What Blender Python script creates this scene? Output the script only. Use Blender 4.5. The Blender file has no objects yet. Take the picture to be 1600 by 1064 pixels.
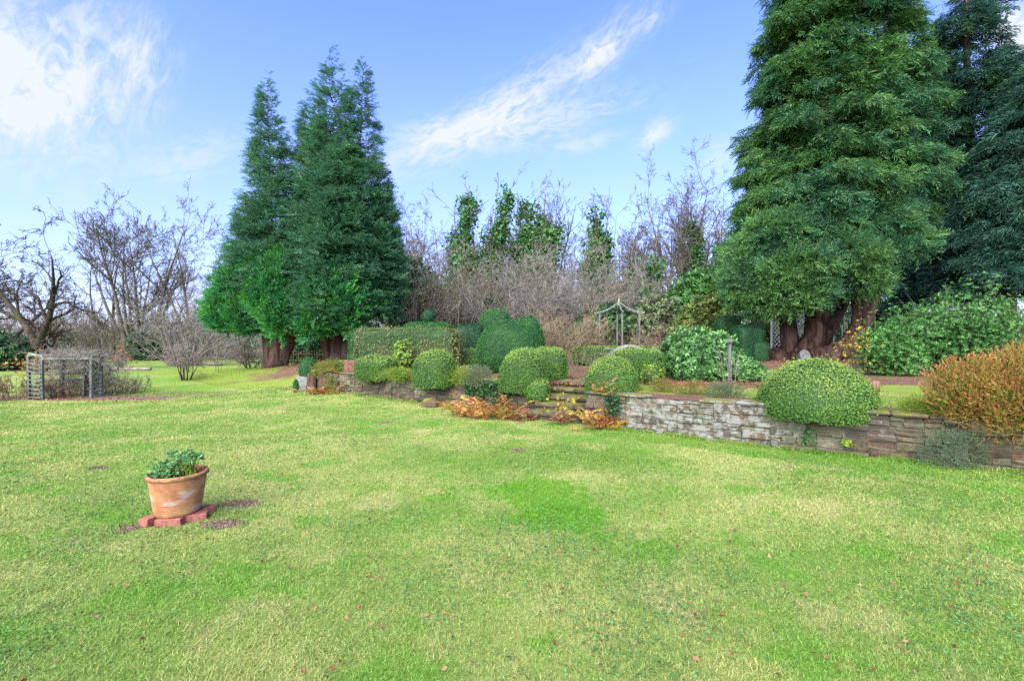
import bpy, math, random
import numpy as np
from mathutils import Vector, Matrix

# ------------------------------------------------------------------ camera, sky, sun, exposure
SC = bpy.context.scene
CO = SC.collection
F, HZ, EYE = 750.0, 525.0, 1.5           # focal length and horizon of the 1600 px frame, eye height
cam = bpy.data.cameras.new("camera")
cam.lens = F / 1600 * 36.0
cam.sensor_width = 36.0
cam.shift_y = (HZ - 532.0) / 1600.0
cam.clip_end = 3000
camo = bpy.data.objects.new("camera", cam)
CO.objects.link(camo)
camo.location = (0, 0, EYE)
camo.rotation_euler = (math.radians(90), 0, 0)
SC.camera = camo
SC.view_settings.view_transform = 'Standard'
SC.view_settings.look = 'None'
SC.view_settings.exposure = 2.36
SC.view_settings.gamma = 1.0
SC.cycles.use_denoising = False
SC.cycles.max_bounces = 5
SC.cycles.diffuse_bounces = 3
SC.cycles.glossy_bounces = 2
SC.cycles.transmission_bounces = 3
SC.cycles.transparent_max_bounces = 4

SUN_EL, SUN_AZ = math.radians(42), math.radians(205)     # azimuth clockwise from +Y (ahead): behind, to the left
sun = bpy.data.lights.new("sun", 'SUN')
sun.energy = 2.4
sun.angle = math.radians(75)
sun.color = (1.0, 0.95, 0.86)
suno = bpy.data.objects.new("sun", sun)
CO.objects.link(suno)
sdir = Vector((math.sin(SUN_AZ) * math.cos(SUN_EL), math.cos(SUN_AZ) * math.cos(SUN_EL), math.sin(SUN_EL)))
suno.rotation_euler = sdir.to_track_quat('Z', 'Y').to_euler()
suno.location = (0, -5, 20)


class NT:
    """tiny node-tree builder"""
    def __init__(s, tree):
        s.t = tree
    def n(s, typ, ins=None, out=0, **props):
        nd = s.t.nodes.new(typ)
        for k, v in props.items():
            setattr(nd, k, v)
        for k, v in (ins or {}).items():
            if isinstance(v, bpy.types.NodeSocket):
                s.t.links.new(v, nd.inputs[k])
            else:
                nd.inputs[k].default_value = v
        return nd.outputs[out]
    def m(s, op, a, b=0.0, c=0.0, clamp=False):
        return s.n('ShaderNodeMath', {0: a, 1: b, 2: c}, operation=op, use_clamp=clamp)
    def vm(s, op, a, b=(0, 0, 0), out=0):
        return s.n('ShaderNodeVectorMath', {0: a, 1: b}, out=out, operation=op)
    def noise(s, vec, scale, detail=3.0, rough=0.55, dist=0.0, out=0):
        return s.n('ShaderNodeTexNoise', {'Vector': vec, 'Scale': scale, 'Detail': detail, 'Roughness': rough, 'Distortion': dist}, out=out)
    def mr(s, v, a, b, c=0.0, d=1.0):
        return s.n('ShaderNodeMapRange', {0: v, 1: a, 2: b, 3: c, 4: d}, interpolation_type='SMOOTHSTEP')
    def mix(s, f, a, b, mode='MIX'):
        nd = s.t.nodes.new('ShaderNodeMix')
        nd.data_type = 'RGBA'
        nd.blend_type = mode
        for i, v in ((0, f), (6, a), (7, b)):
            if isinstance(v, bpy.types.NodeSocket):
                s.t.links.new(v, nd.inputs[i])
            else:
                nd.inputs[i].default_value = v if i == 0 else (*v, 1.0)
        return nd.outputs[2]
    def ramp(s, f, stops, interp='LINEAR'):
        nd = s.t.nodes.new('ShaderNodeValToRGB')
        cr = nd.color_ramp
        cr.interpolation = interp
        while len(cr.elements) < len(stops):
            cr.elements.new(0.5)
        for e, (p, c) in zip(cr.elements, stops):
            e.position = p
            e.color = (*c, 1.0)
        s.t.links.new(f, nd.inputs[0])
        return nd.outputs[0]


# sky: Nishita plus wind-blown cirrus described by azimuth and elevation
W = bpy.data.worlds.new("World")
SC.world = W
W.use_nodes = True
W.node_tree.nodes.clear()
q = NT(W.node_tree)
sky = q.n('ShaderNodeTexSky', sky_type='NISHITA', sun_disc=False, sun_elevation=SUN_EL, sun_rotation=SUN_AZ,
          altitude=100.0, air_density=1.0, dust_density=0.6, ozone_density=2.5)
gen = q.n('ShaderNodeTexCoord', out=0)
sx = W.node_tree.nodes.new('ShaderNodeSeparateXYZ')
W.node_tree.links.new(gen, sx.inputs[0])
az = q.m('ARCTAN2', sx.outputs[0], sx.outputs[1])
el = q.m('ARCSINE', sx.outputs[2])


def ang(px, py):
    a = math.atan((px - 800) / F)
    return a, math.atan((HZ - py) / F * math.cos(a))


# (from px, to px, half width px, strength, along-frequency, across-frequency, threshold)
CLOUDS = [
    ((40, 230), (130, 20), 85, 1.05, 2.2, 5.0, 0.43),
    ((-60, 120), (60, 110), 85, 1.0, 3.0, 5.0, 0.41),
    ((200, 160), (235, 40), 40, 0.75, 2.5, 8.0, 0.46),
    ((620, 255), (890, 105), 32, 1.05, 2.6, 9.0, 0.40),
    ((700, 225), (960, 160), 34, 0.7, 3.2, 9.0, 0.44),
    ((900, 120), (975, 50), 26, 0.95, 3.0, 8.0, 0.42),
    ((1000, 225), (1045, 195), 18, 0.9, 4.0, 8.0, 0.38),
    ((620, 215), (720, 200), 26, 0.5, 3.0, 9.0, 0.44),
    ((980, 60), (1040, 10), 20, 0.55, 3.0, 8.0, 0.46),
    ((200, 275), (370, 225), 30, 0.5, 3.0, 8.0, 0.44),
    ((1090, 260), (1160, 230), 30, 0.45, 3.0, 8.0, 0.44),
    ((1570, 90), (1640, 30), 70, 1.2, 2.5, 4.0, 0.36),
    ((860, 235), (960, 215), 16, 0.5, 3.0, 8.0, 0.42),
    ((-700, 100), (-300, -100), 160, 1.0, 2.5, 5.0, 0.42),
]
tot = None
for i, (p0, p1, hw, st, fa, fc, th) in enumerate(CLOUDS):
    a0, e0 = ang(*p0)
    a1, e1 = ang(*p1)
    cx, cy = (a0 + a1) / 2, (e0 + e1) / 2
    ln = math.hypot(a1 - a0, e1 - e0)
    dx, dy = (a1 - a0) / ln, (e1 - e0) / ln
    wv = hw / F * 0.85
    ra, re_ = q.m('SUBTRACT', az, cx), q.m('SUBTRACT', el, cy)
    u = q.m('ADD', q.m('MULTIPLY', ra, dx), q.m('MULTIPLY', re_, dy))
    v = q.m('ADD', q.m('MULTIPLY', ra, -dy), q.m('MULTIPLY', re_, dx))
    un, vn = q.m('DIVIDE', u, ln * 0.62), q.m('DIVIDE', v, wv)
    g = q.m('EXPONENT', q.m('MULTIPLY', q.m('ADD', q.m('MULTIPLY', un, un), q.m('MULTIPLY', vn, vn)), -1.0))
    vec = q.n('ShaderNodeCombineXYZ', {0: q.m('MULTIPLY', u, fa * 3), 1: q.m('MULTIPLY', v, fc * 2.4), 2: i * 3.7})
    nz = q.noise(vec, 2.6, 8.0, 0.66, 0.9)
    k = q.m('MULTIPLY', q.mr(q.m('ADD', nz, q.m('MULTIPLY', g, 0.17)), th - .02, th + 0.34), q.m('MULTIPLY', g, st))
    tot = k if tot is None else q.m('ADD', tot, k)
tot = q.m('MINIMUM', tot, 0.96)
veil = q.m('MULTIPLY', q.mr(el, 0.62, 0.0, 0.0, 1.0), 0.52)          # thin high veil, thicker toward the horizon
SKYGAIN = 1.0
sky = q.mix(1.0, sky, (.80, .85, 1.38), 'MULTIPLY')
base = q.mix(veil, sky, (1.72, 1.93, 2.95))
colr = q.mix(tot, base, (2.5, 2.65, 3.0))
bg = q.n('ShaderNodeBackground', {'Color': colr, 'Strength': 0.07})
wo = W.node_tree.nodes.new('ShaderNodeOutputWorld')
W.node_tree.links.new(bg, wo.inputs[0])

# ------------------------------------------------------------------ ground shape
UX, UY = -0.832, 0.553       # along the retaining wall, leftwards
NX, NY = 0.553, 0.832        # away from the camera, across the wall
AX, AY = 1.23, 8.04          # end of the right-hand wall beside the steps
STEP_W, SETB, LEND = 1.23, 0.5, 8.3


def sm(x):
    x = np.clip(x, 0, 1)
    return x * x * (3 - 2 * x)


def st(x, y):
    return (x - AX) * UX + (y - AY) * UY, (x - AX) * NX + (y - AY) * NY


def xy(s, t):
    return AX + s * UX + t * NX, AY + s * UY + t * NY


def t0_of(s):
    return np.where(s > STEP_W * 0.5, SETB, 0.0)


def lawn_z(x, y):
    x, y = np.asarray(x, float), np.asarray(y, float)
    z = -0.25 * sm((-x - 5) / 5) * (1 - sm((y - 14) / 5))
    return z + 0.012 * np.sin(x * 1.3 + 0.7) * np.cos(y * 1.1) + 0.008 * np.sin(x * 2.9 + y * 2.1)


def gz(x, y):
    s, t = st(np.asarray(x, float), np.asarray(y, float))
    tt = t - t0_of(s)
    m = 1 - sm((s - 12) / 8)
    w = 0.02 + 5 * sm((s - LEND) / 3)
    return lawn_z(x, y) * (1 - m * sm(tt / w)) + (0.53 + np.clip(0.012 * tt, 0, 0.25)) * m * sm(tt / w)


def g(x, y):
    return float(gz(x, y))


def at(px, d):
    x = (px - 800) / F * d
    return x, d, g(x, d)


def zpx(py, d):
    return EYE - (py - HZ) / F * d


# ------------------------------------------------------------------ mesh building
class MB:
    def __init__(s):
        s.V, s.Q, s.T, s.n = [], [], [], 0
    def add(s, V, Q=None, T=None, mi=0):
        V = np.asarray(V, np.float32).reshape(-1, 3)
        for lst, A, k in ((s.Q, Q, 4), (s.T, T, 3)):
            if A is not None and len(A):
                A = np.asarray(A, np.int64).reshape(-1, k)
                lst.append((A + s.n, np.broadcast_to(np.asarray(mi, np.int32), (len(A),))))
        s.V.append(V)
        s.n += len(V)
    def build(s, name, mats, parent=None, loc=None, smooth=False):
        me = bpy.data.meshes.new(name)
        V = np.concatenate(s.V)
        me.vertices.add(len(V))
        me.vertices.foreach_set("co", V.ravel())
        qa = np.concatenate([a for a, _ in s.Q]) if s.Q else np.zeros((0, 4), np.int64)
        ta = np.concatenate([a for a, _ in s.T]) if s.T else np.zeros((0, 3), np.int64)
        mi = np.concatenate([b for _, b in s.Q] + [b for _, b in s.T])
        me.loops.add(qa.size + ta.size)
        me.loops.foreach_set("vertex_index", np.concatenate([qa.ravel(), ta.ravel()]).astype(np.int32))
        me.polygons.add(len(qa) + len(ta))
        me.polygons.foreach_set("loop_start", np.concatenate([np.arange(len(qa)) * 4, qa.size + np.arange(len(ta)) * 3]).astype(np.int32))
        me.polygons.foreach_set("material_index", mi.astype(np.int32))
        me.polygons.foreach_set("use_smooth", np.full(len(mi), bool(smooth)))
        for m in (mats if isinstance(mats, (list, tuple)) else [mats]):
            me.materials.append(m)
        me.update(calc_edges=True)
        o = bpy.data.objects.new(name, me)
        CO.objects.link(o)
        if parent:
            o.parent = parent
        if loc is not None:
            o.location = loc
        return o


def tag(o, label, cat, group=None, kind=None):
    if label:
        o['label'] = label
    if cat:
        o['category'] = cat
    if group:
        o['group'] = group
    if kind:
        o['kind'] = kind
    return o


def thing(name, label, cat, loc=(0, 0, 0), rz=0.0, group=None):
    o = bpy.data.objects.new(name, None)
    CO.objects.link(o)
    o.empty_display_size = 0.2
    o.location = loc
    o.rotation_euler = (0, 0, rz)
    return tag(o, label, cat, group)


def copy_thing(root, loc, rz, sc, label, group=None):
    r = root.copy()
    CO.objects.link(r)
    r.location, r.rotation_euler, r.scale = loc, (0, 0, rz), ((sc,) * 3 if not isinstance(sc, tuple) else sc)
    r['label'] = label
    if group:
        r['group'] = group
    for ch in list(root.children):
        c = ch.copy()
        CO.objects.link(c)
        c.parent = r
    return r


def nrm(a):
    return a / np.maximum(np.linalg.norm(a, axis=-1, keepdims=True), 1e-9)


def frames(D, roll=None, up=(0, 0, 1)):
    """columns: along D, sideways, normal"""
    D = nrm(np.asarray(D, float))
    upv = nrm(np.broadcast_to(np.asarray(up, float), D.shape).copy())
    bad = np.abs((D * upv).sum(-1)) > 0.97
    upv[bad] = (1, 0, 0)
    Y = nrm(np.cross(upv, D))
    Z = np.cross(D, Y)
    if roll is not None:
        c, s_ = np.cos(roll)[:, None], np.sin(roll)[:, None]
        Y, Z = Y * c + Z * s_, -Y * s_ + Z * c
    return np.stack([D, Y, Z], -1)


def inst(mb, proto, P, M, S, mi=None):
    V, Q, T, pm = proto
    P, S = np.asarray(P, float), np.asarray(S, float)
    if S.ndim == 1:
        S = S[:, None]
    VV = np.einsum('nij,kj->nki', M, V) * S[:, None, :] + P[:, None, :]
    n, k = len(P), len(V)
    off = (np.arange(n) * k)[:, None, None]
    mb.add(VV.reshape(-1, 3))
    mb.n -= n * k
    if Q is not None and len(Q):
        mb.Q.append(((Q[None] + off).reshape(-1, 4) + mb.n, np.tile(pm[0], n) if mi is None else np.full(n * len(Q), mi)))
    if T is not None and len(T):
        mb.T.append(((T[None] + off).reshape(-1, 3) + mb.n, np.tile(pm[1], n) if mi is None else np.full(n * len(T), mi)))
    mb.n += n * k


def proto(V, Q=None, T=None, qm=None, tm=None):
    Q = np.asarray(Q if Q is not None else [], np.int64).reshape(-1, 4)
    T = np.asarray(T if T is not None else [], np.int64).reshape(-1, 3)
    return (np.asarray(V, float), Q, T, (np.asarray(qm if qm is not None else np.zeros(len(Q)), np.int32),
                                       np.asarray(tm if tm is not None else np.zeros(len(T)), np.int32)))


def kite(w=0.5, fold=0.08, mid=0.45):
    return proto([(0, 0, 0), (mid, w / 2, fold), (1, 0, -0.04), (mid, -w / 2, fold)], [(0, 1, 2, 3)])


def compose(parts):
    """parts: list of (V, Q) -> proto"""
    V, Q, k = [], [], 0
    for v, f in parts:
        V.append(v)
        Q.append(np.asarray(f) + k)
        k += len(v)
    return proto(np.concatenate(V), np.concatenate(Q))


def spray_proto(seed, pairs=8, ang_=48, l0=0.36, l1=0.12, w=0.09, droop=0.25, tilt=0.3):
    r = np.random.default_rng(seed)
    parts = []
    for i in range(pairs):
        t = 0.08 + 0.86 * i / (pairs - 1)
        for sgn in (-1, 1):
            L = (l0 * (1 - t) ** 0.6 + l1) * r.uniform(0.75, 1.2)
            a = math.radians(ang_ + r.uniform(-12, 12)) * sgn
            d = np.array([math.cos(a), math.sin(a), r.uniform(-tilt, tilt)])
            d /= np.linalg.norm(d)
            b = np.array([t, 0, -droop * t * t])
            sd = np.cross(d, [0, 0, 1.0]) + r.normal(0, 0.25, 3)
            sd /= np.linalg.norm(sd)
            ww = w * r.uniform(0.8, 1.3)
            parts.append((np.array([b, b + d * L * .5 + sd * ww / 2, b + d * L + (0, 0, -droop * .3 * L), b + d * L * .5 - sd * ww / 2]), [(0, 1, 2, 3)]))
    parts.append((np.array([(0, -.012, 0), (.5, -.02, -droop * .25), (1.08, 0, -droop), (.5, .02, -droop * .25)]), [(0, 1, 2, 3)]))
    return compose(parts)


def rosette_proto(seed, n=7, w=0.34, spread=0.9, l=1.0):
    r = np.random.default_rng(seed)
    parts = []
    for i in range(n):
        a = 2 * math.pi * i / n + r.uniform(-.3, .3)
        sp = spread * r.uniform(0.6, 1.25)
        d = np.array([math.cos(sp), math.sin(sp) * math.cos(a), math.sin(sp) * math.sin(a)])
        sd = np.cross(d, [1.0, 0, 0])
        sd /= np.linalg.norm(sd) + 1e-9
        L = l * r.uniform(.7, 1.15)
        nn = np.cross(d, sd)
        parts.append((np.array([d * 0.08, d * L * .5 + sd * w * L / 2 + nn * .04, d * L - np.array([.12, 0, 0]), d * L * .5 - sd * w * L / 2 + nn * .04]), [(0, 1, 2, 3)]))
    return compose(parts)


def cones(mb, P0, P1, R0, R1, sides=3, mi=0):
    P0, P1 = np.asarray(P0, float), np.asarray(P1, float)
    if len(P0) == 0:
        return
    M = frames(P1 - P0)
    a = np.arange(sides) * 2 * np.pi / sides
    ring = M[:, None, :, 1] * np.cos(a)[None, :, None] + M[:, None, :, 2] * np.sin(a)[None, :, None]
    A = P0[:, None] + ring * np.asarray(R0, float)[:, None, None]
    B = P1[:, None] + ring * np.asarray(R1, float)[:, None, None]
    n = len(P0)
    k = np.arange(sides)
    f = np.stack([k, (k + 1) % sides, (k + 1) % sides + sides, k + sides], -1)
    mb.add(np.concatenate([A, B], 1).reshape(-1, 3), (f[None] + (np.arange(n) * 2 * sides)[:, None, None]).reshape(-1, 4), mi=mi)


def tube(mb, pts, rad, sides=12, flute=0.0, mi=0, seed=0, cap=True):
    pts, rad = np.asarray(pts, float), np.asarray(rad, float)
    n = len(pts)
    tan = nrm(np.gradient(pts, axis=0))
    ref = np.array([1.0, 0, 0]) if abs(tan[0][0]) < 0.8 else np.array([0, 1.0, 0])
    a = np.arange(sides) * 2 * np.pi / sides
    r = np.random.default_rng(seed)
    ph = r.uniform(0, 6.28, 4)
    mod = 1 + flute * (np.sin(3 * a + ph[0]) * .5 + np.sin(5 * a + ph[1]) * .5 + np.sin(8 * a + ph[2]) * .35)
    V = []
    for i in range(n):
        y = nrm(np.cross(tan[i], ref))
        x = np.cross(y, tan[i])
        rr = rad[i] * (mod + flute * .3 * np.sin(4 * a + ph[3] + i * .5))
        V.append(pts[i] + x * (np.cos(a) * rr)[:, None] + y * (np.sin(a) * rr)[:, None])
    V = np.concatenate(V)
    k = np.arange(sides)
    f = np.stack([k, (k + 1) % sides, (k + 1) % sides + sides, k + sides], -1)
    Q = (f[None] + (np.arange(n - 1) * sides)[:, None, None]).reshape(-1, 4)
    T = []
    if cap:
        V = np.concatenate([V, pts[:1], pts[-1:]])
        c0, c1 = n * sides, n * sides + 1
        T = [(c0, (i + 1) % sides, i) for i in range(sides)] + [(c1, (n - 1) * sides + i, (n - 1) * sides + (i + 1) % sides) for i in range(sides)]
    mb.add(V, Q, T, mi)


def box(mb, c, size, rz=0.0, bev=0.0, mi=0, M=None, jit=0.0, rng=None):
    """box with chamfered edges, centre c"""
    h = np.array(size, float) / 2
    b = min(bev, h.min() * .9)
    if b <= 0:
        V = np.array([(x, y, z) for x in (-1, 1) for y in (-1, 1) for z in (-1, 1)], float) * h
        Q = [(0, 1, 3, 2), (4, 6, 7, 5), (0, 4, 5, 1), (2, 3, 7, 6), (0, 2, 6, 4), (1, 5, 7, 3)]
        T = []
    else:
        V, idx = [], {}
        for sx_ in (-1, 1):
            for sy in (-1, 1):
                for sz in (-1, 1):
                    for ax in range(3):
                        p = np.array([sx_, sy, sz]) * (h - b)
                        p[ax] = np.array([sx_, sy, sz])[ax] * h[ax]
                        idx[(sx_, sy, sz, ax)] = len(V)
                        V.append(p)
        V = np.array(V)
        Q, T = [], []
        for ax in range(3):
            o1, o2 = (ax + 1) % 3, (ax + 2) % 3
            for s_ in (-1, 1):
                f = []
                for u_, v_ in ((-1, -1), (1, -1), (1, 1), (-1, 1)):
                    k = [0, 0, 0]
                    k[ax], k[o1], k[o2] = s_, u_, v_
                    f.append(idx[(*k, ax)])
                Q.append(f if s_ > 0 else f[::-1])
            for u_ in (-1, 1):
                for v_ in (-1, 1):
                    k0, k1 = [0, 0, 0], [0, 0, 0]
                    k0[ax], k1[ax] = -1, 1
                    k0[o1] = k1[o1] = u_
                    k0[o2] = k1[o2] = v_
                    f = [idx[(*k0, o1)], idx[(*k1, o1)], idx[(*k1, o2)], idx[(*k0, o2)]]
                    Q.append(f if u_ * v_ < 0 else f[::-1])
        for sx_ in (-1, 1):
            for sy in (-1, 1):
                for sz in (-1, 1):
                    f = [idx[(sx_, sy, sz, a_)] for a_ in range(3)]
                    T.append(f if sx_ * sy * sz > 0 else f[::-1])
    if jit and rng is not None:
        V = V + rng.normal(0, jit, V.shape)
    if M is None:
        c_, s_ = math.cos(rz), math.sin(rz)
        M = np.array([[c_, -s_, 0], [s_, c_, 0], [0, 0, 1]])
    mb.add(V @ np.asarray(M).T + np.asarray(c), Q, T, mi)


def bar(mb, a, b, w, t, bev=0.004, mi=0):
    """rectangular batten from a to b"""
    a, b = np.array(a, float), np.array(b, float)
    M = frames((b - a)[None])[0]
    box(mb, (a + b) / 2, (np.linalg.norm(b - a), w, t), M=M, bev=bev, mi=mi)


def lathe(mb, prof, sides=48, mi=0):
    prof = np.asarray(prof, float)
    a = np.arange(sides) * 2 * np.pi / sides
    V = np.stack([prof[:, None, 0] * np.cos(a), prof[:, None, 0] * np.sin(a), np.repeat(prof[:, 1:2], sides, 1)], -1).reshape(-1, 3)
    k = np.arange(sides)
    f = np.stack([k, (k + 1) % sides, (k + 1) % sides + sides, k + sides], -1)
    mb.add(V, (f[None] + (np.arange(len(prof) - 1) * sides)[:, None, None]).reshape(-1, 4), mi=mi)


# ------------------------------------------------------------------ materials
def mat(name):
    m = bpy.data.materials.new(name)
    m.use_nodes = True
    m.node_tree.nodes.clear()
    return m, NT(m.node_tree)


def finish(m, t, col, rough=0.8, bump=None, bstr=0.3, bdist=0.02, spec=0.3, transl=0.0):
    ins = {'Base Color': col if isinstance(col, bpy.types.NodeSocket) else (*col, 1), 'Roughness': rough, 'Specular IOR Level': spec}
    if bump is not None:
        ins['Normal'] = t.n('ShaderNodeBump', {'Height': bump, 'Strength': bstr, 'Distance': bdist})
    sh = t.n('ShaderNodeBsdfPrincipled', ins)
    if transl:
        tr = t.n('ShaderNodeBsdfTranslucent', {'Color': col if isinstance(col, bpy.types.NodeSocket) else (*col, 1)})
        sh = t.n('ShaderNodeMixShader', {0: transl, 1: sh, 2: tr})
    o = t.t.nodes.new('ShaderNodeOutputMaterial')
    t.t.links.new(sh, o.inputs[0])
    return m


def leaf_mat(name, stops, alt=None, nscale=1.5, altrange=(0.5, 0.68), rough=0.6, transl=0.18, spec=0.25, gain=1.0):
    """colour of each leaf picked from stops; alt: second set of tones in patches"""
    m, t = mat(name)
    r = t.n('ShaderNodeNewGeometry', out=8)
    pos = t.n('ShaderNodeTexCoord', out=3)
    stops = [(p_, sc3(c_, gain)) for p_, c_ in stops]
    alt = [(p_, sc3(c_, gain)) for p_, c_ in alt] if alt else None
    c = t.ramp(r, stops)
    if alt:
        c2 = t.ramp(r, alt)
        c = t.mix(t.mr(t.noise(pos, nscale, 3, 0.6), *altrange), c, c2)
    big = t.noise(pos, nscale * 0.6, 2)
    c = t.mix(1.0, c, t.ramp(big, [(0.3, (0.78, 0.8, 0.8)), (0.7, (1.22, 1.2, 1.15))]), 'MULTIPLY')
    return finish(m, t, c, rough, spec=spec, transl=transl)


def rgb(h):
    """photo colour (0..255) to linear"""
    return tuple(((v / 255 + 0.055) / 1.055) ** 2.4 if v > 10 else v / 255 / 12.92 for v in h)


def sc3(c, k):
    return tuple(v * k for v in c)


def three(c, lo=0.6, hi=1.5, warm=0.0):
    a = sc3(c, lo)
    b = sc3(c, hi)
    return [(0.0, a), (0.55, c), (1.0, (b[0] * (1 + warm), b[1], b[2]))]


G_CON = leaf_mat("conifer_needles", [(0, (.013, .052, .030)), (.5, (.027, .09, .047)), (.9, (.052, .13, .06)), (1, (.085, .13, .045))],
                 [(0, (.018, .06, .025)), (.6, (.04, .115, .045)), (1, (.075, .15, .055))], 0.7, (0.5, 0.62), transl=0.25, gain=1.9)
G_CON2 = leaf_mat("cypress_sprays", [(0, (.010, .048, .024)), (.5, (.024, .085, .04)), (.9, (.05, .13, .05)), (1, (.09, .13, .035))],
                  [(0, (.022, .07, .022)), (.6, (.05, .13, .034)), (1, (.10, .18, .045))], 0.55, (0.44, 0.57), transl=0.22, gain=1.5)
G_CON3 = leaf_mat("dark_conifer_needles", [(0, (.008, .036, .026)), (.6, (.018, .062, .042)), (1, (.04, .09, .055))],
                  [(0, (.014, .05, .022)), (1, (.045, .11, .04))], 0.6, (0.52, 0.66), transl=0.22, gain=1.35)
G_LOBE = leaf_mat("yew_shoots", [(0, (.010, .075, .026)), (.5, (.022, .15, .042)), (.88, (.05, .21, .055)), (1, (.14, .17, .04))],
                  [(0, (.014, .09, .018)), (.6, (.035, .19, .03)), (1, (.12, .28, .04))], 1.4, (0.48, 0.6), transl=0.2, gain=1.4)
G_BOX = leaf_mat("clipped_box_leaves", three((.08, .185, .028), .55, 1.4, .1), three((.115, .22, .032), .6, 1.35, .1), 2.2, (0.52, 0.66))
G_BOXT = leaf_mat("clipped_box_lit_tone_leaves", three((.16, .27, .045), .6, 1.35, .1), three((.22, .29, .06), .65, 1.3, .1), 2.2, (0.5, 0.64))  # lighter, yellower copy of G_BOX: brightness of lit tops put into leaf colour
G_YEW = leaf_mat("clipped_yew_leaves", three((.03, .115, .02), .45, 1.8), three((.05, .155, .022), .5, 1.7), 1.8, (0.5, 0.66))
G_YEWD = leaf_mat("dark_yew_leaves", three((.014, .06, .026), .5, 1.7), three((.02, .08, .02), .5, 1.7), 1.8, (0.5, 0.66))
G_HEDGE = leaf_mat("mixed_hedge_leaves", three((.09, .16, .04), .5, 1.6, .1), three((.19, .19, .075), .55, 1.4, .12), 1.3, (0.44, 0.52))
G_RHODO = leaf_mat("rhododendron_leaves", three((.075, .19, .05), .45, 1.9, .1), three((.11, .24, .07), .5, 1.6), 2.0, rough=0.5, spec=0.3)
G_SHRUB = leaf_mat("glossy_shrub_leaves", three((.05, .155, .03), .4, 1.9, .15), three((.085, .19, .05), .5, 1.7), 1.2, rough=0.5, spec=0.25)
G_LIME = leaf_mat("lime_leaves", three((.19, .27, .03), .5, 1.4), three((.13, .25, .02), .6, 1.4), 3)
G_GREY = leaf_mat("grey_green_leaves", three((.12, .16, .075), .5, 1.5), three((.16, .16, .10), .6, 1.3), 3)
G_SANT = leaf_mat("silvery_green_leaves", three((.10, .16, .085), .5, 1.7), three((.07, .13, .05), .5, 1.6), 4)
G_YELL = leaf_mat("yellow_leaves", [(0, (.16, .14, .02)), (.6, (.34, .26, .03)), (1, (.42, .35, .07))])
G_OLIVE = leaf_mat("olive_leaves", three((.11, .17, .04), .5, 1.6, .1), three((.19, .21, .05), .6, 1.4), 1.5)
G_EVER = leaf_mat("evergreen_leaves", three((.035, .095, .03), .4, 1.8), three((.06, .13, .04), .5, 1.6), 0.8, rough=0.45)
G_IVY = leaf_mat("ivy_leaves", three((.055, .16, .045), .45, 1.7, .1), three((.09, .19, .05), .5, 1.5), 0.8, rough=0.5)
G_ORAN = leaf_mat("heather_tips", [(0, (.30, .10, .03)), (.5, (.48, .19, .06)), (1, (.58, .30, .10))], three((.34, .22, .05), .7, 1.3), 3, (0.48, 0.58), gain=.72)
G_HEATH = leaf_mat("heather_green", three((.15, .19, .025), .5, 1.5), three((.24, .17, .03), .6, 1.3), 3, (0.45, 0.58))
G_FERN = leaf_mat("dead_fern_fronds", [(0, (.20, .06, .025)), (.5, (.42, .15, .05)), (1, (.55, .27, .10))],
                  [(0, (.34, .22, .03)), (.6, (.50, .36, .05)), (1, (.52, .44, .12))], 5, (0.47, 0.58), gain=.82)
G_RUST = leaf_mat("rust_leaves", [(0, (.09, .03, .018)), (.5, (.21, .085, .04)), (1, (.36, .20, .11))])
G_POT = leaf_mat("pot_plant_leaves", three((.12, .27, .09), .4, 1.8), three((.15, .28, .05), .6, 1.4), 14, (0.54, 0.64))
G_WEED = leaf_mat("lawn_weed_leaves", three((.065, .17, .045), .5, 1.5), three((.10, .20, .03), .6, 1.4), 1.2)
CORE = leaf_mat("shade_toned_inner_foliage", three((.024, .06, .014), .6, 1.3))  # core of the clipped shapes, coloured dark so leaf gaps look like shadow
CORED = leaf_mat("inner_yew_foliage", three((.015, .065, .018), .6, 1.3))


def bark_mat(name, a, b, c=None, scale=7.0, stretch=0.15, bstr=0.9, bdist=0.05):
    m, t = mat(name)
    pos = t.n('ShaderNodeTexCoord', out=3)
    v = t.vm('MULTIPLY', pos, (1, 1, stretch))
    nz = t.noise(v, scale, 6, 0.65, 0.6)
    col = t.mix(t.mr(nz, 0.35, 0.65), a, b)
    if c:
        col = t.mix(t.mr(t.noise(pos, 1.7, 4), 0.54, 0.66, 0, .7), col, c)
    return finish(m, t, col, 0.85, nz, bstr, bdist, spec=0.15)


B_YEW = bark_mat("red_brown_bark", (.028, .014, .010), (.115, .068, .048), (.10, .08, .062), 6, 0.12)
B_TWIG = bark_mat("twig_bark", (.072, .062, .038), (.125, .11, .074), None, 3, 1, .3)
B_GREY = bark_mat("grey_bark", (.085, .074, .056), (.17, .145, .112), (.075, .085, .035), 3, .3, .6)
B_DARK = bark_mat("dark_bark", (.03, .024, .019), (.075, .058, .042), (.06, .07, .02), 4, .3, .6)
B_PALE = bark_mat("pale_stem_bark", (.14, .115, .095), (.26, .22, .185), None, 4, .5, .3)
B_MAUVE = bark_mat("mauve_twig_bark", (.125, .112, .09), (.235, .215, .18), None, 2, 1, .2)
B_TAN = bark_mat("tan_twig_bark", (.15, .115, .065), (.25, .20, .125), None, 2, 1, .2)
B_RED = bark_mat("red_stem_bark", (.10, .045, .036), (.19, .105, .08), None, 3, 1, .2)
WOODG = bark_mat("weathered_grey_wood", (.08, .092, .08), (.165, .178, .152), (.10, .125, .07), 9, .2, .3, .006)
WOODP = bark_mat("lichened_pale_wood", (.13, .155, .10), (.25, .275, .20), None, 9, .2, .3, .006)
WOODB = bark_mat("brown_fence_wood", (.09, .06, .04), (.2, .14, .09), (.13, .13, .06), 8, .2, .3, .006)
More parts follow.
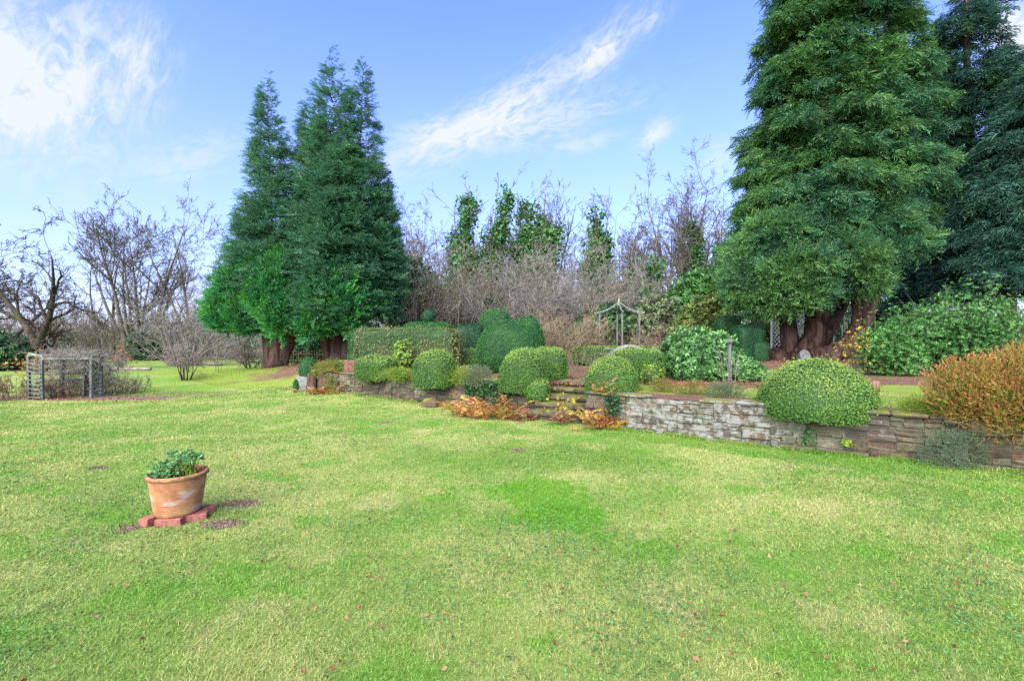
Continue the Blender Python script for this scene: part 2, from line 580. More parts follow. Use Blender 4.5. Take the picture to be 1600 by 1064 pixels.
WHITEP = bark_mat("white_painted_lattice", (.40, .42, .40), (.55, .55, .53), None, 8, .5, .1, .003)


def flat(name, a, b, scale, bstr=.4, bdist=.01, rough=.85):
    m, t = mat(name)
    pos = t.n('ShaderNodeTexCoord', out=3)
    nz = t.noise(pos, scale, 6, .65)
    return finish(m, t, t.mix(t.mr(nz, .35, .65), a, b), rough, nz, bstr, bdist, spec=.2)


SOIL = flat("dark_soil", (.035, .022, .018), (.11, .075, .06), 30, 1, .02)
CRUMB = flat("crumbly_soil", (.07, .048, .032), (.19, .13, .09), 30, 1, .01)
BRICK = flat("red_brick", (.20, .062, .046), (.30, .12, .09), 25, .4, .004)
REDST = flat("red_sandstone", (.10, .045, .032), (.20, .095, .07), 14, .6, .01)
SAWN = flat("sawn_wood_grey", (.14, .135, .13), (.24, .23, .22), 12)
SLAB = flat("pale_stone", (.11, .115, .095), (.20, .205, .175), 9, .5, .01)


def stone_mat(name, moss=0.0, lichen=True):
    m, t = mat(name)
    r = t.n('ShaderNodeNewGeometry', out=8)
    pos = t.n('ShaderNodeNewGeometry', out=0)
    nz = t.noise(pos, 14, 6, .7)
    c = t.ramp(r, [(0, (.065, .052, .038)), (.25, (.105, .088, .06)), (.45, (.14, .12, .08)), (.6, (.14, .085, .06)), (.75, (.115, .11, .075)), (.9, (.19, .175, .13)), (1, (.04, .038, .036))])
    strat = t.noise(t.vm('MULTIPLY', pos, (1, 1, 7)), 5, 5, .7)
    c = t.mix(1.0, c, t.ramp(strat, [(.32, (.55, .55, .52)), (.5, (.85, .83, .75)), (.68, (1.1, 1.08, .98))]), 'MULTIPLY')
    c = t.mix(t.mr(nz, .3, .7), t.mix(1.0, c, (.62, .62, .62), 'MULTIPLY'), t.mix(1.0, c, (1.35, 1.35, 1.3), 'MULTIPLY'))
    c = t.mix(t.mr(t.noise(pos, 2.3, 5, .65), .44, .6, 0, .8), c, (.068, .058, .046))                   # weathered dark
    c = t.mix(t.mr(t.noise(t.vm('ADD', pos, (7, 3, 1)), 2.0, 5, .7), .5, .66, 0, .75), c, (.115, .125, .07))      # algae
    if lichen:
        d = t.vm('LENGTH', t.vm('MULTIPLY', t.vm('SUBTRACT', pos, (2.75, 7.15, .3)), (.62, .62, .9)), out=1)
        near = t.mr(d, .45, 1.25, .13, -.03)
        k = t.mr(t.m('ADD', t.noise(t.vm('ADD', pos, (1, 9, 4)), 8.0, 8, .75), near), .575, .67, 0, .85)
        c = t.mix(k, c, (.225, .235, .20))
        k2 = t.mr(t.noise(pos, 34, 3, .6), .66, .74, 0, .8)
        c = t.mix(k2, c, (.27, .28, .245))
    if moss:
        up = t.n('ShaderNodeSeparateXYZ', {0: t.n('ShaderNodeNewGeometry', out=1)}, out=2)
        k = t.m('MULTIPLY', t.mr(up, .2, .75), t.mr(t.noise(pos, 5, 4, .7), .42, .56))
        c = t.mix(t.m('MULTIPLY', k, moss), c, (.15, .165, .02))
    return finish(m, t, c, .9, t.m('ADD', t.noise(pos, 22, 8, .75), strat), 1.0, .022, spec=.12)


STONE = stone_mat("rubble_sandstone", .35)
STEPST = stone_mat("mossy_step_stone", .8, False)
MORTAR = flat("dark_joint_mortar", (.085, .07, .05), (.17, .15, .11), 20, 1, .02)
COPE = stone_mat("mossy_coping_stone", 1.0)

mP, t = mat("terracotta")
pos = t.n('ShaderNodeTexCoord', out=3)
sepz = t.n('ShaderNodeSeparateXYZ', {0: pos}, out=2)
c = t.mix(t.mr(t.noise(pos, 9, 5, .6), .35, .65), (.29, .12, .05), (.39, .18, .085))
c = t.mix(t.mr(t.noise(t.vm('MULTIPLY', pos, (1, 1, 1.8)), 5, 5, .6), .52, .66, 0, .55), c, (.44, .29, .09))
k = t.mr(t.noise(t.vm('MULTIPLY', t.vm('ADD', pos, (.35, .1, .02)), (1, 1, 2.6)), 4.4, 4, .55), .53, .60, 0, .75)
c = t.mix(t.m('MULTIPLY', k, t.mr(t.m('ABSOLUTE', t.m('SUBTRACT', sepz, .16)), .16, .08)), c, (.42, .32, .265))
c = t.mix(t.m('MULTIPLY', t.mr(sepz, .32, .375), t.mr(t.noise(pos, 16, 4, .6), .42, .6, 0, .85)), c, (.10, .065, .045))
c = t.mix(t.m('MULTIPLY', t.mr(t.noise(t.vm('MULTIPLY', pos, (1, 1, .35)), 13, 5, .7), .54, .7, 0, .6), t.mr(sepz, .0, .3)), c, (.16, .12, .05))
c = t.mix(t.mr(t.noise(pos, 60, 4, .7), .6, .75, 0, .45), c, (.2, .09, .05))
POTM = finish(mP, t, c, .8, t.noise(t.vm('MULTIPLY', pos, (1, 1, 6)), 20, 4, .6), .25, .006, spec=.25)


# ---- lawn colour, shared by the turf sheet and the blades
def ell(t, pos, x, y, rx, ry, dn=0.35, soft=(1.1, 0.75), rz=0.0):
    v = t.vm('SUBTRACT', pos, (x, y, 0))
    if rz:
        v = t.n('ShaderNodeVectorRotate', {'Vector': v, 'Axis': (0, 0, 1), 'Angle': -rz}, rotation_type='AXIS_ANGLE')
    v = t.vm('MULTIPLY', v, (1 / rx, 1 / ry, 0))
    L = t.vm('LENGTH', v, out=1)
    L = t.m('ADD', L, t.m('MULTIPLY', t.m('SUBTRACT', t.noise(pos, 3.5 / max(rx, .2), 4, .6), .5), dn * 4))
    return t.mr(L, soft[0], soft[1])


SOILS = [(-2.30, 3.80, .17, .10), (-2.42, 4.28, .18, .10), (-3.0, 3.76, .09, .08), (-2.2, 8.35, .13, .08), (.07, 6.25, .10, .07), (-4.7, 5.45, .12, .07)]


def turf_col(t, pos, blades=False):
    n1 = t.noise(pos, .55, 4, .62)
    n2 = t.noise(t.vm('ADD', pos, (5, 8, 0)), 1.7, 4, .62)
    n3 = t.noise(t.vm('ADD', pos, (2, 3, 0)), 7, 4, .65)
    c = t.mix(t.mr(n1, .38, .62), (.158, .258, .048), (.28, .325, .095))
    c = t.mix(t.mr(n2, .5, .66, 0, .85), c, (.115, .265, .026))                  # fresh green patches
    c = t.mix(t.mr(t.noise(t.vm('ADD', pos, (11, 1, 0)), 1.2, 4, .65), .55, .7, 0, .58), c, (.36, .345, .14))     # straw
    c = t.mix(t.mr(n3, .55, .72, 0, .4), c, (.32, .30, .12))
    c = t.mix(t.m('MULTIPLY', t.m('MAXIMUM', ell(t, pos, .40, 4.05, .42, .42, .5), ell(t, pos, .28, 4.6, .46, .5, .5)), .8), c, (.085, .25, .008))   # darker mossy square
    c = t.mix(t.m('MULTIPLY', ell(t, pos, .5, 5.9, 1.5, .7, .4), .55), c, (.10, .215, .018))
    c = t.mix(t.m('MULTIPLY', ell(t, pos, -11, 19, 7, 4.5, .4), .5), c, (.14, .24, .03))
    c = t.mix(t.m('MULTIPLY', ell(t, pos, 3.4, 6.2, 3.2, .45, .3, rz=-.59), .6), c, (.09, .215, .016))
    return c


def soil_mask(t, pos):
    k = None
    for s_ in SOILS:
        e = ell(t, pos, *s_, 1.0)
        k = e if k is None else t.m('MAXIMUM', k, e)
    for s_ in ((-11.6, 13.6, 2.4, .65), (-9.6, 14.4, 1.4, .4), (-17, 13.4, 4, 1.2)):
        k = t.m('MAXIMUM', k, ell(t, pos, *s_, .2))
    return k


mL, t = mat("lawn_turf")
pos = t.n('ShaderNodeNewGeometry', out=0)
c = turf_col(t, pos)
fine = t.noise(t.vm('MULTIPLY', pos, (1, .7, 1)), 55, 5, .75)
c = t.mix(1.0, c, t.ramp(fine, [(.25, (.45, .5, .45)), (.5, (.95, .95, .9)), (.75, (1.5, 1.4, 1.35))]), 'MULTIPLY')
c = t.mix(t.mr(t.noise(pos, 30, 3, .6), .66, .74, 0, .7), c, (.20, .11, .045))
dist = t.n('ShaderNodeSeparateXYZ', {0: pos}, out=1)
c = t.mix(t.mr(dist, 26, 34), c, (.10, .085, .045))
soilc = t.mix(t.mr(t.noise(pos, 40, 5, .7), .35, .65), (.12, .085, .062), (.24, .17, .125))
c = t.mix(soil_mask(t, pos), c, soilc)
TURF = finish(mL, t, c, .95, t.noise(pos, 70, 5, .8), .8, .03, spec=.1)

mT, t = mat("terrace_ground")
pos = t.n('ShaderNodeNewGeometry', out=0)
lit = t.mix(t.mr(t.noise(pos, 26, 6, .75), .35, .65), (.07, .035, .025), (.25, .14, .10))
lit = t.mix(t.mr(t.noise(pos, 2.2, 5, .65), .5, .62, 0, .7), lit, (.13, .16, .03))
gr = turf_col(t, pos)
gr = t.mix(.45, gr, (.19, .26, .02))
gr = t.mix(1.0, gr, t.ramp(t.noise(pos, 45, 5, .75), [(.25, (.5, .5, .5)), (.5, (.95, .95, .9)), (.75, (1.4, 1.35, 1.3))]), 'MULTIPLY')
k = None
for e in ((4.7, 7.5, 3.4, .62, .2, (1.1, .8), -.59), (6.3, 8.1, 1.7, 1.2, .2), (2.3, 8.55, 1.6, .45, .2, (1.1, .8), -.59), (-.3, 10.1, 1.2, .35, .2, (1.1, .8), -.59),
          (6.2, 12.2, 1.0, .5, .2), (-1.4, 14.2, 2.5, .6, .3), (-13.5, 18, 5, 4.5, .25), (-8.2, 15.2, 3.4, 1.3, .35), (-13, 24, 6, 3, .3)):
    e = ell(t, pos, *e)
    k = e if k is None else t.m('MAXIMUM', k, e)
c = t.mix(k, lit, gr)
TERR = finish(mT, t, c, .95, t.noise(pos, 45, 6, .8), .9, .04, spec=.1)

mB, t = mat("grass_blades")
pos = t.n('ShaderNodeNewGeometry', out=0)
r = t.n('ShaderNodeNewGeometry', out=8)
c = t.mix(1.0, turf_col(t, pos), t.ramp(r, [(0, (.55, .68, .55)), (.35, (.95, 1.05, .85)), (.7, (1.3, 1.25, 1.1)), (.86, (1.6, 1.35, 1.5)), (.9, (2.1, 1.6, 2.2)), (1, (1.9, 1.25, 1.6))]), 'MULTIPLY')
BLADE = finish(mB, t, c, .55, spec=.3, transl=.3)

# ------------------------------------------------------------------ ground sheets
def grid_obj(name, xs, ys, zf, m):
    X, Y = np.meshgrid(xs, ys, indexing='ij')
    Z = zf(X, Y)
    V = np.stack([X, Y, Z], -1).reshape(-1, 3)
    a, b = len(xs), len(ys)
    i, j = np.meshgrid(np.arange(a - 1), np.arange(b - 1), indexing='ij')
    i, j = i.ravel(), j.ravel()
    mb = MB()
    mb.add(V, np.stack([i * b + j, (i + 1) * b + j, (i + 1) * b + j + 1, i * b + j + 1], -1))
    return mb.build(name, m, smooth=True)


xs = np.concatenate([-np.geomspace(900, 16, 25), np.arange(-15.5, 10.1, .25), np.geomspace(10.5, 900, 25)])
ys = np.concatenate([[-900, -300, -80, -20, -8], np.arange(-3, 22, .25), np.geomspace(22.5, 1200, 30)])
tag(grid_obj("lawn", xs, ys, lawn_z, TURF), None, None, kind='structure')

S_ = np.unique(np.concatenate([np.arange(-34, -8, 1.0), np.arange(-8, 0, .2), [0, STEP_W], np.arange(STEP_W, 24, .2), np.arange(24, 46, 1.0)]).round(4))
T_ = np.concatenate([[0.06, .12, .2, .3, .45, .6, .75, .9, 1.0], np.arange(1.25, 16, .25), np.geomspace(16.5, 70, 14)])
V, idm = [], -np.ones((len(S_), len(T_)), int)
for i, s_ in enumerate(S_):
    off = SETB if s_ > STEP_W * .5 else 0.0
    for j, t_ in enumerate(T_):
        tt = t_ if j >= 9 else t_ + off * (1 - j / 9)
        x_, y_ = xy(s_, tt)
        z_ = g(x_, y_) + 0.006 + .01 * math.sin(x_ * 2.3) * math.cos(y_ * 1.9)
        if s_ > 20 or t_ > 50 or s_ < -30:
            z_ -= 0.15 * max(0, min(1, max((s_ - 20) / 4, (t_ - 50) / 8, (-30 - s_) / 3)))
        idm[i, j] = len(V)
        V.append((x_, y_, z_))
Q = []
for i in range(len(S_) - 1):
    for j in range(len(T_) - 1):
        if -0.01 <= S_[i] and S_[i + 1] <= STEP_W + .01 and T_[j + 1] <= 1.51:
            continue
        Q.append((idm[i, j], idm[i, j + 1], idm[i + 1, j + 1], idm[i + 1, j]))
mb = MB()
mb.add(V, Q)
tag(mb.build("terrace_ground", TERR, smooth=True), None, None, kind='structure')

# ------------------------------------------------------------------ retaining walls and steps
def rubble(mb, L, H, rng, org, ux, nx, minl=.16, maxl=.72, hs=(.06, .24)):
    """random rubble face: L along ux (2D), faces -nx, split into stones of unlike size"""
    rects = []
    def split(x0, x1, z0, z1):
        w, h = x1 - x0, z1 - z0
        if w > maxl or (w > 2.6 * h and w > 2 * minl and h < .2 and rng.random() < .75):
            f = rng.uniform(.35, .65)
            if h > hs[1] and w < 1.2 * maxl and rng.random() < .5:
                split(x0, x1, z0, z0 + h * f); split(x0, x1, z0 + h * f, z1)
            else:
                split(x0, x0 + w * f, z0, z1); split(x0 + w * f, x1, z0, z1)
        elif h > hs[1] or (h > 2 * hs[0] and rng.random() < .45):
            f = rng.uniform(.36, .64)
            split(x0, x1, z0, z0 + h * f); split(x0, x1, z0 + h * f, z1)
        else:
            rects.append((x0, x1, z0, z1))
    x = 0.0
    while x < L:
        x2 = min(L, x + rng.uniform(.5, 1.3))
        if L - x2 < .3:
            x2 = L
        split(x, x2, 0, H)
        x = x2
    for x0, x1, z0, z1 in rects:
        if rng.random() < .012:
            continue                                   # a gap where a stone fell out
        gp = .0035
        ins = min(.012, (x1 - x0) * .2, (z1 - z0) * .2)
        pr = rng.uniform(-.03, .022)
        A = np.array([(x0 + gp, z0 + gp), (x1 - gp, z0 + gp), (x1 - gp, z1 - gp), (x0 + gp, z1 - gp)])
        B = A + np.array([(ins, ins), (-ins, ins), (-ins, -ins), (ins, -ins)])
        A = A + rng.normal(0, .007, A.shape)
        B = B + rng.normal(0, .011, B.shape)
        pts = []
        for P_, dd in ((A, .10), (A, .010 - pr * .8), (B, -pr)):
            for (a, z) in P_:
                d_ = dd + rng.normal(0, .004)
                pts.append((org[0] + ux[0] * a + nx[0] * d_, org[1] + ux[1] * a + nx[1] * d_, org[2] + z))
        f = []
        for k in (0, 4):
            for i in range(4):
                j = (i + 1) % 4
                f.append((k + i, k + j, k + 4 + j, k + 4 + i))
        f.append((8, 9, 10, 11))
        mb.add(pts, f, mi=0)


def wall(name, label, s0, s1, t_, H, cheek, seed, **rk):
    rng = np.random.default_rng(seed)
    o = thing(name, label, "stone wall", (0, 0, 0))
    mb = MB()
    x0, y0 = xy(s0, t_)
    zb = -.06
    rubble(mb, s1 - s0, H - zb, rng, (x0, y0, zb), (UX, UY), (NX, NY), **rk)
    for s_c, sgn in cheek:                                        # return beside the steps
        cx_, cy_ = xy(s_c, t_ + .02)
        rubble(mb, 1.35 - t_, H - zb, rng, (cx_, cy_, zb), (NX, NY), (UX * sgn, UY * sgn))
    # mortar body behind the stones
    L = s1 - s0
    cx_, cy_ = xy((s0 + s1) / 2, t_ + .03 + .14)
    box(mb, (cx_, cy_, (H - .01 + zb) / 2), (L - .04, .28, H - .02 - zb), rz=math.atan2(UY, UX), mi=1)
    for s_c, sgn in cheek:
        cx_, cy_ = xy(s_c + sgn * .16, t_ + .32 + (1.35 - t_ - .3) / 2)
        box(mb, (cx_, cy_, (H - .012 + zb) / 2), (.26, 1.35 - t_ - .33, H - .024 - zb), rz=math.atan2(UY, UX), mi=1)
    mb.build("stonework", [STONE, MORTAR], o)
    mb = MB()
    s_ = s0
    while s_ < s1 - .05:
        l_ = min(rng.uniform(.22, .55), s1 - s_)
        if rng.random() < .8:
            cx_, cy_ = xy(s_ + l_ / 2, t_ + .13 + rng.uniform(-.02, .02))
            hh = rng.uniform(.025, .055)
            box(mb, (cx_, cy_, H + hh / 2 + .002), (l_ - .015, .30 + rng.uniform(-.04, .04), hh), rz=math.atan2(UY, UX) + rng.normal(0, .02), bev=.012, jit=.005, rng=rng)
        s_ += l_
    mb.build("coping", COPE, o)
    return o


wall("retaining_wall", "long rubble retaining wall right of the steps, blotched with white lichen", -7.5, 0.0, 0.0, .53, [(0.0, -1)], 11, minl=.14, maxl=.6, hs=(.05, .16))
wall("retaining_wall", "reddish rubble retaining wall left of the steps, under the clipped balls", STEP_W, LEND, SETB, .52, [(STEP_W, 1)], 12, minl=.12, maxl=.5, hs=(.04, .13))

stp = thing("stone_steps", "mossy stone garden steps rising through the gap in the wall", "steps", (*xy(STEP_W / 2, 0.2), 0), math.atan2(UY, UX) + math.pi)
rng = np.random.default_rng(5)
for k in range(5):
    mb = MB()
    z1 = .03 + .115 * (k + 1)
    y0 = -.12 + .29 * k
    for a, b in ((-.6, rng.uniform(-.1, .1)), (None, .6)):
        a = last if a is None else a
        last = b
        box(mb, ((a + b) / 2, y0 + .19, z1 - .035), (b - a - .012, .40, .07), bev=.014, jit=.005, rng=rng)
        box(mb, ((a + b) / 2, y0 + .22, z1 - .07 - (.1 + .115 * k) / 2 - .003), (b - a - .03, .34, .1 + .115 * k), bev=.01, jit=.004, rng=rng)
    mb.build("step", STEPST, stp)

low = thing("stone_edging", "low mossy stone edging of the upper bed beyond the clipped balls", "stone edging", (0, 0, 0))
mb = MB()
for (pa, pb, d0, d1, hh) in ((640, 770, 12.2, 11.8, .12), (720, 765, 13.4, 13.2, .14)):
    n_ = 9
    for i in range(n_):
        d_ = d0 + (d1 - d0) * (i + .5) / n_
        x_ = (pa + (pb - pa) * (i + .5) / n_ - 800) / F * d_
        w_ = (pb - pa) / n_ / F * d_
        box(mb, (x_, d_, g(x_, d_) + hh / 2 - .02), (w_ - .015, .28, hh + rng.uniform(-.02, .02)), bev=.015, jit=.006, rng=rng)
mb.build("edging_stones", COPE, low)

# ------------------------------------------------------------------ clipped shapes
def lumps(D, rng, n=7, fr=(2, 5)):
    out = np.zeros(len(D))
    for _ in range(n):
        k = rng.normal(0, 1, 3)
        k = k / np.linalg.norm(k) * rng.uniform(*fr)
        out += np.sin(D @ k + rng.uniform(0, 6.28))
    return out / n


LEAF = [kite(.5, .1), kite(.62, .05, .5)]
NEEDLE = spray_proto(3, 4, 40, .5, .25, .12, .1, .5)


def superq(mb, rng, c, abc, p, zmin, leaf, dens, amp=.04, lead=0, core=2, needle=False, frq=(2, 5), fuzz=.06, top=None):
    """clipped mass: core plus leaves all over it; c centre, abc half axes, p exponent"""
    abc = np.array(abc, float)
    ks = np.random.default_rng(int(rng.integers(1 << 30)))
    def surf(D, seed):
        r_ = 1 / np.power((np.abs(D) ** p).sum(1), 1 / p)
        return D * r_[:, None] * (1 + amp * 2.2 * lumps(D * r_[:, None], np.random.default_rng(seed), 8, frq))[:, None]
    seed = int(ks.integers(1 << 30))
    nu, nv = 40, 22
    th = np.linspace(0, 2 * np.pi, nu, endpoint=False)
    ph = np.linspace(-np.pi / 2, np.pi / 2, nv)
    D = np.stack([np.outer(np.cos(th), np.cos(ph)), np.outer(np.sin(th), np.cos(ph)), np.outer(np.ones(nu), np.sin(ph))], -1).reshape(-1, 3)
    U = surf(D, seed) * abc * (1 - min(.07, .03 / abc.min())) + c
    U[:, 2] = np.maximum(U[:, 2], zmin)
    i, j = np.meshgrid(np.arange(nu), np.arange(nv - 1), indexing='ij')
    i, j = i.ravel(), j.ravel()
    i2 = (i + 1) % nu
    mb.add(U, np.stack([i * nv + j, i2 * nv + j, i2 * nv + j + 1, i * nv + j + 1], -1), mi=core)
    a, b, h = abc
    area = 4 * math.pi * ((a * b) ** 1.6 / 3 + (a * h) ** 1.6 / 3 + (b * h) ** 1.6 / 3) ** (1 / 1.6) * (1 + .35 * (p > 3))
    n = int(area * dens / leaf ** 2)
    D = nrm(rng.normal(0, 1, (n, 3)))
    S = surf(D, seed)
    nr = nrm(np.sign(D) * np.abs(D) ** (p - 1) / abc)
    P_ = S * abc + c + nr * (rng.random((n, 1)) - .75) * leaf * 1.0
    P_ += nr * np.maximum(0, rng.normal(-.6, 1, (n, 1))) * fuzz * .35
    hf = lumps(D, np.random.default_rng(seed + 7), 9, (5, 11))
    P_ += nr * (np.maximum(0, rng.normal(-2.1, 1, (n, 1))) * leaf * 1.6)                  # stray shoots
    keep = (P_[:, 2] > zmin - .01) & ((hf < np.quantile(hf, .965)) | (rng.random(n) < .4))    # thin places
    P_, nr = P_[keep], nr[keep]
    n = len(P_)
    tg = rng.normal(0, 1, (n, 3))
    tg = nrm(tg - nr * (tg * nr).sum(1, keepdims=True))
    d = nrm(tg + nr * rng.uniform(-.1, .9, (n, 1)) + rng.normal(0, .2, (n, 3)))
    mi = np.full(n, lead)
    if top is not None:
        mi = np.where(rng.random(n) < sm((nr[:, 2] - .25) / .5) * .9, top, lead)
    for m_ in np.unique(mi):
        w_ = mi == m_
        pr = NEEDLE if needle else LEAF[int(m_) % 2]
        inst(mb, pr, P_[w_], frames(d[w_], rng.normal(0, .55, w_.sum()), nr[w_]), leaf * rng.uniform(.7, 1.35, w_.sum()) * (1.5 if needle else 1), mi=int(m_))


def clipped(name, label, cat, bx, d, p=2.4, dep=None, mats=(G_BOX, G_BOXT, CORE), leaf=.025, dens=2.8, amp=.05, low=.42, seed=0, group=None, extra=(), zb=None, needle=False, fuzz=.05, top=1, nb=None, rz=0):
    """a clipped shrub from its outline in the frame: bx = x0, x1, y0, y1 at depth d; stands on the ground there"""
    rng = np.random.default_rng(seed + 100)
    x0, x1, y0, y1 = bx
    X = ((x0 + x1) / 2 - 800) / F * d
    hw = (x1 - x0) / 2 / F * d
    zg = g(X, d)
    zt = zpx(y0, d)
    zbot = zg if zb is None else zb
    H = zt - zbot
    dep = hw if dep is None else dep
    mb = MB()
    cz = H * low
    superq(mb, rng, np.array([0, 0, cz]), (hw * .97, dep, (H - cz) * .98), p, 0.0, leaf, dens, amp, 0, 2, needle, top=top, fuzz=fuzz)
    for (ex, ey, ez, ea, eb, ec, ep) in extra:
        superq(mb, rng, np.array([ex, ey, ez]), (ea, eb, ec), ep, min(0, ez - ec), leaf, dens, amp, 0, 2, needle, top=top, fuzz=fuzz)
    o = mb.build(name, list(mats), loc=(X, d, zbot))
    o.rotation_euler = (0, 0, rz)
    return tag(o, label, cat, group)


TG = "clipped domes along the retaining wall"
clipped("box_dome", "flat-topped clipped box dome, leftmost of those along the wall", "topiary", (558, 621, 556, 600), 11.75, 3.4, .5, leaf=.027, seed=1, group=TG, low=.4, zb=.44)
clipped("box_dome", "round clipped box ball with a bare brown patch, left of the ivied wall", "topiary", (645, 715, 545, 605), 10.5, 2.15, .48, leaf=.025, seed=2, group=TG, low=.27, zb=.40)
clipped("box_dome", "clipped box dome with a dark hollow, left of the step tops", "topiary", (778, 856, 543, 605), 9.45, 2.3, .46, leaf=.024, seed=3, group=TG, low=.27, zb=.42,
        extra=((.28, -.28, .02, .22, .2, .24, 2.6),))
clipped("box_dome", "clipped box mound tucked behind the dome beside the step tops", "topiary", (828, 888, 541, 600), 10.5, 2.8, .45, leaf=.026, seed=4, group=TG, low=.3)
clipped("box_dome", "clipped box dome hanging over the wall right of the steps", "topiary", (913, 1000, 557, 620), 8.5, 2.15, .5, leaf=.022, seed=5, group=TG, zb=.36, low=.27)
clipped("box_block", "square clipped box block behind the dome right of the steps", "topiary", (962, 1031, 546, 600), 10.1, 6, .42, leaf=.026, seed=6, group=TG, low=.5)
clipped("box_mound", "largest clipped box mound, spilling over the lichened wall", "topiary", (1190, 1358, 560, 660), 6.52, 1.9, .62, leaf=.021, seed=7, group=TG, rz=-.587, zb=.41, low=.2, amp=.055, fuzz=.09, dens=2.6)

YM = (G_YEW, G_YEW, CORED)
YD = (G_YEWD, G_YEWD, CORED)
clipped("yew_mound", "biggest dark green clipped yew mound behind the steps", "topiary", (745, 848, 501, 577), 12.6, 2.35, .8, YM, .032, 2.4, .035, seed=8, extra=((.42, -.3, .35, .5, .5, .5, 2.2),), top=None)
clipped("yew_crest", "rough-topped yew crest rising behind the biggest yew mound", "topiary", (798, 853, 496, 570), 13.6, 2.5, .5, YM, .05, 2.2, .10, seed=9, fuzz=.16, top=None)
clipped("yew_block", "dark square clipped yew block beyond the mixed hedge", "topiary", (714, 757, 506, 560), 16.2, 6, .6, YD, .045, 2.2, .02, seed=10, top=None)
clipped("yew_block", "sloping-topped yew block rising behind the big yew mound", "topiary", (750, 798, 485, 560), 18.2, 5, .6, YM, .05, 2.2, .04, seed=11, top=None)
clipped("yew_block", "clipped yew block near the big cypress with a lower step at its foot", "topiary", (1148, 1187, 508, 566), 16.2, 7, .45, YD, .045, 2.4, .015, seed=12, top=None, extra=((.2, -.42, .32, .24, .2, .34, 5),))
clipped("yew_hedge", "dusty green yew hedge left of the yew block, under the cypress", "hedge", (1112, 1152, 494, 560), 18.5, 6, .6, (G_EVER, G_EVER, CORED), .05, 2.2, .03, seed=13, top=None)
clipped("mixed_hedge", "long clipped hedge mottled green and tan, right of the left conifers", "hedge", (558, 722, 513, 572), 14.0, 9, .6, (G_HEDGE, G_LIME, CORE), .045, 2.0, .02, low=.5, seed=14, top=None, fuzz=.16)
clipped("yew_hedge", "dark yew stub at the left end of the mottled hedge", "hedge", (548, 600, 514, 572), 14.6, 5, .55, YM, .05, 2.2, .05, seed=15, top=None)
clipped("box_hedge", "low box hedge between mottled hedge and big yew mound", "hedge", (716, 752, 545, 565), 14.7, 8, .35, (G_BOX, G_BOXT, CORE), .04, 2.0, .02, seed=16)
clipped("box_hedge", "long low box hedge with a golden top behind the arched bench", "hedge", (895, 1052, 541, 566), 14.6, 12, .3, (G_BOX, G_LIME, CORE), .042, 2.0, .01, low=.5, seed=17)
clipped("lime_bush", "small bright lime bush against the square box block", "shrub", (1003, 1034, 571, 596), 9.3, 2.2, .18, (G_LIME, G_LIME, CORE), .04, 2.0, .08, seed=18, fuzz=.1, zb=.55)
clipped("box_ball", "small bluish round box ball at the wall's left end", "topiary", (468, 496, 557, 585), 13.9, 2.2, .26, YM, .035, 2.0, .04, seed=19, top=None)
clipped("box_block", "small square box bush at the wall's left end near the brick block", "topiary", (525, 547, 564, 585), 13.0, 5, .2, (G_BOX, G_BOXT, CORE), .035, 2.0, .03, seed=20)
clipped("dwarf_conifer", "tiny dark green cone bush before the pale leaning slab", "shrub", (458, 467, 592, 612), 12.9, 2.0, .08, YM, .03, 2.2, .05, seed=21, top=None)
# cake-stand yew: disc, ball and stem
o = thing("cake_stand_topiary", "yew clipped as a flat disc with a ball on top", "topiary", at(669, 16.6))
rng = np.random.default_rng(44)
zg = at(669, 16.6)[2]
mb = MB(); superq(mb, rng, np.array([0, 0, zpx(511, 16.6) - zg]), (.80, .7, .17), 2.6, -9, .045, 2.4, .03, 0, 1); mb.build("disc", [G_YEW, CORED], o)
mb = MB(); superq(mb, rng, np.array([0, 0, zpx(495, 16.6) - zg]), (.24, .24, .25), 2.1, -9, .045, 2.6, .05, 0, 1); mb.build("ball", [G_YEWD, CORED], o)
mb = MB(); superq(mb, rng, np.array([0, 0, .35]), (.62, .55, .5), 4, 0, .05, 2.0, .03, 0, 1); mb.build("base_block", [G_YEWD, CORED], o)
mb = MB(); tube(mb, [(0, 0, 0), (0.01, 0, .8), (0, 0, 1.5)], [.05, .045, .03], 8); mb.build("stem", B_DARK, o)

# ------------------------------------------------------------------ loose shrubs
ROS = [rosette_proto(i, 7, .36, 1.05) for i in range(3)]
ROSN = [rosette_proto(i + 5, 8, .2, .8) for i in range(2)]
SPRIG = [rosette_proto(i + 9, 6, .5, 1.1) for i in range(2)]


def shoot_proto(seed, n=11, w=.05, l=.22, tipmat=None):
    r = np.random.default_rng(seed)
    parts = []
    for i in range(n):
        t_ = i / (n - 1)
        for k in range(2):
            a = r.uniform(0, 6.28)
            sp = .75 - .4 * t_
            d = np.array([math.cos(sp), math.sin(sp) * math.cos(a), math.sin(sp) * math.sin(a)])
            sd = nrm(np.cross(d, r.normal(0, 1, 3)))
            b = np.array([t_ * .85, 0, 0])
            L = l * r.uniform(.7, 1.2)
            parts.append((np.array([b, b + d * L * .5 + sd * w / 2, b + d * L, b + d * L * .5 - sd * w / 2]), [(0, 1, 2, 3)]))
    pr = compose(parts)
    if tipmat is not None:
        qm = np.array([tipmat if (i // 2) / (n - 1) > .62 else 0 for i in range(2 * n)], np.int32)
        pr = (pr[0], pr[1], pr[2], (qm, pr[3][1]))
    return pr


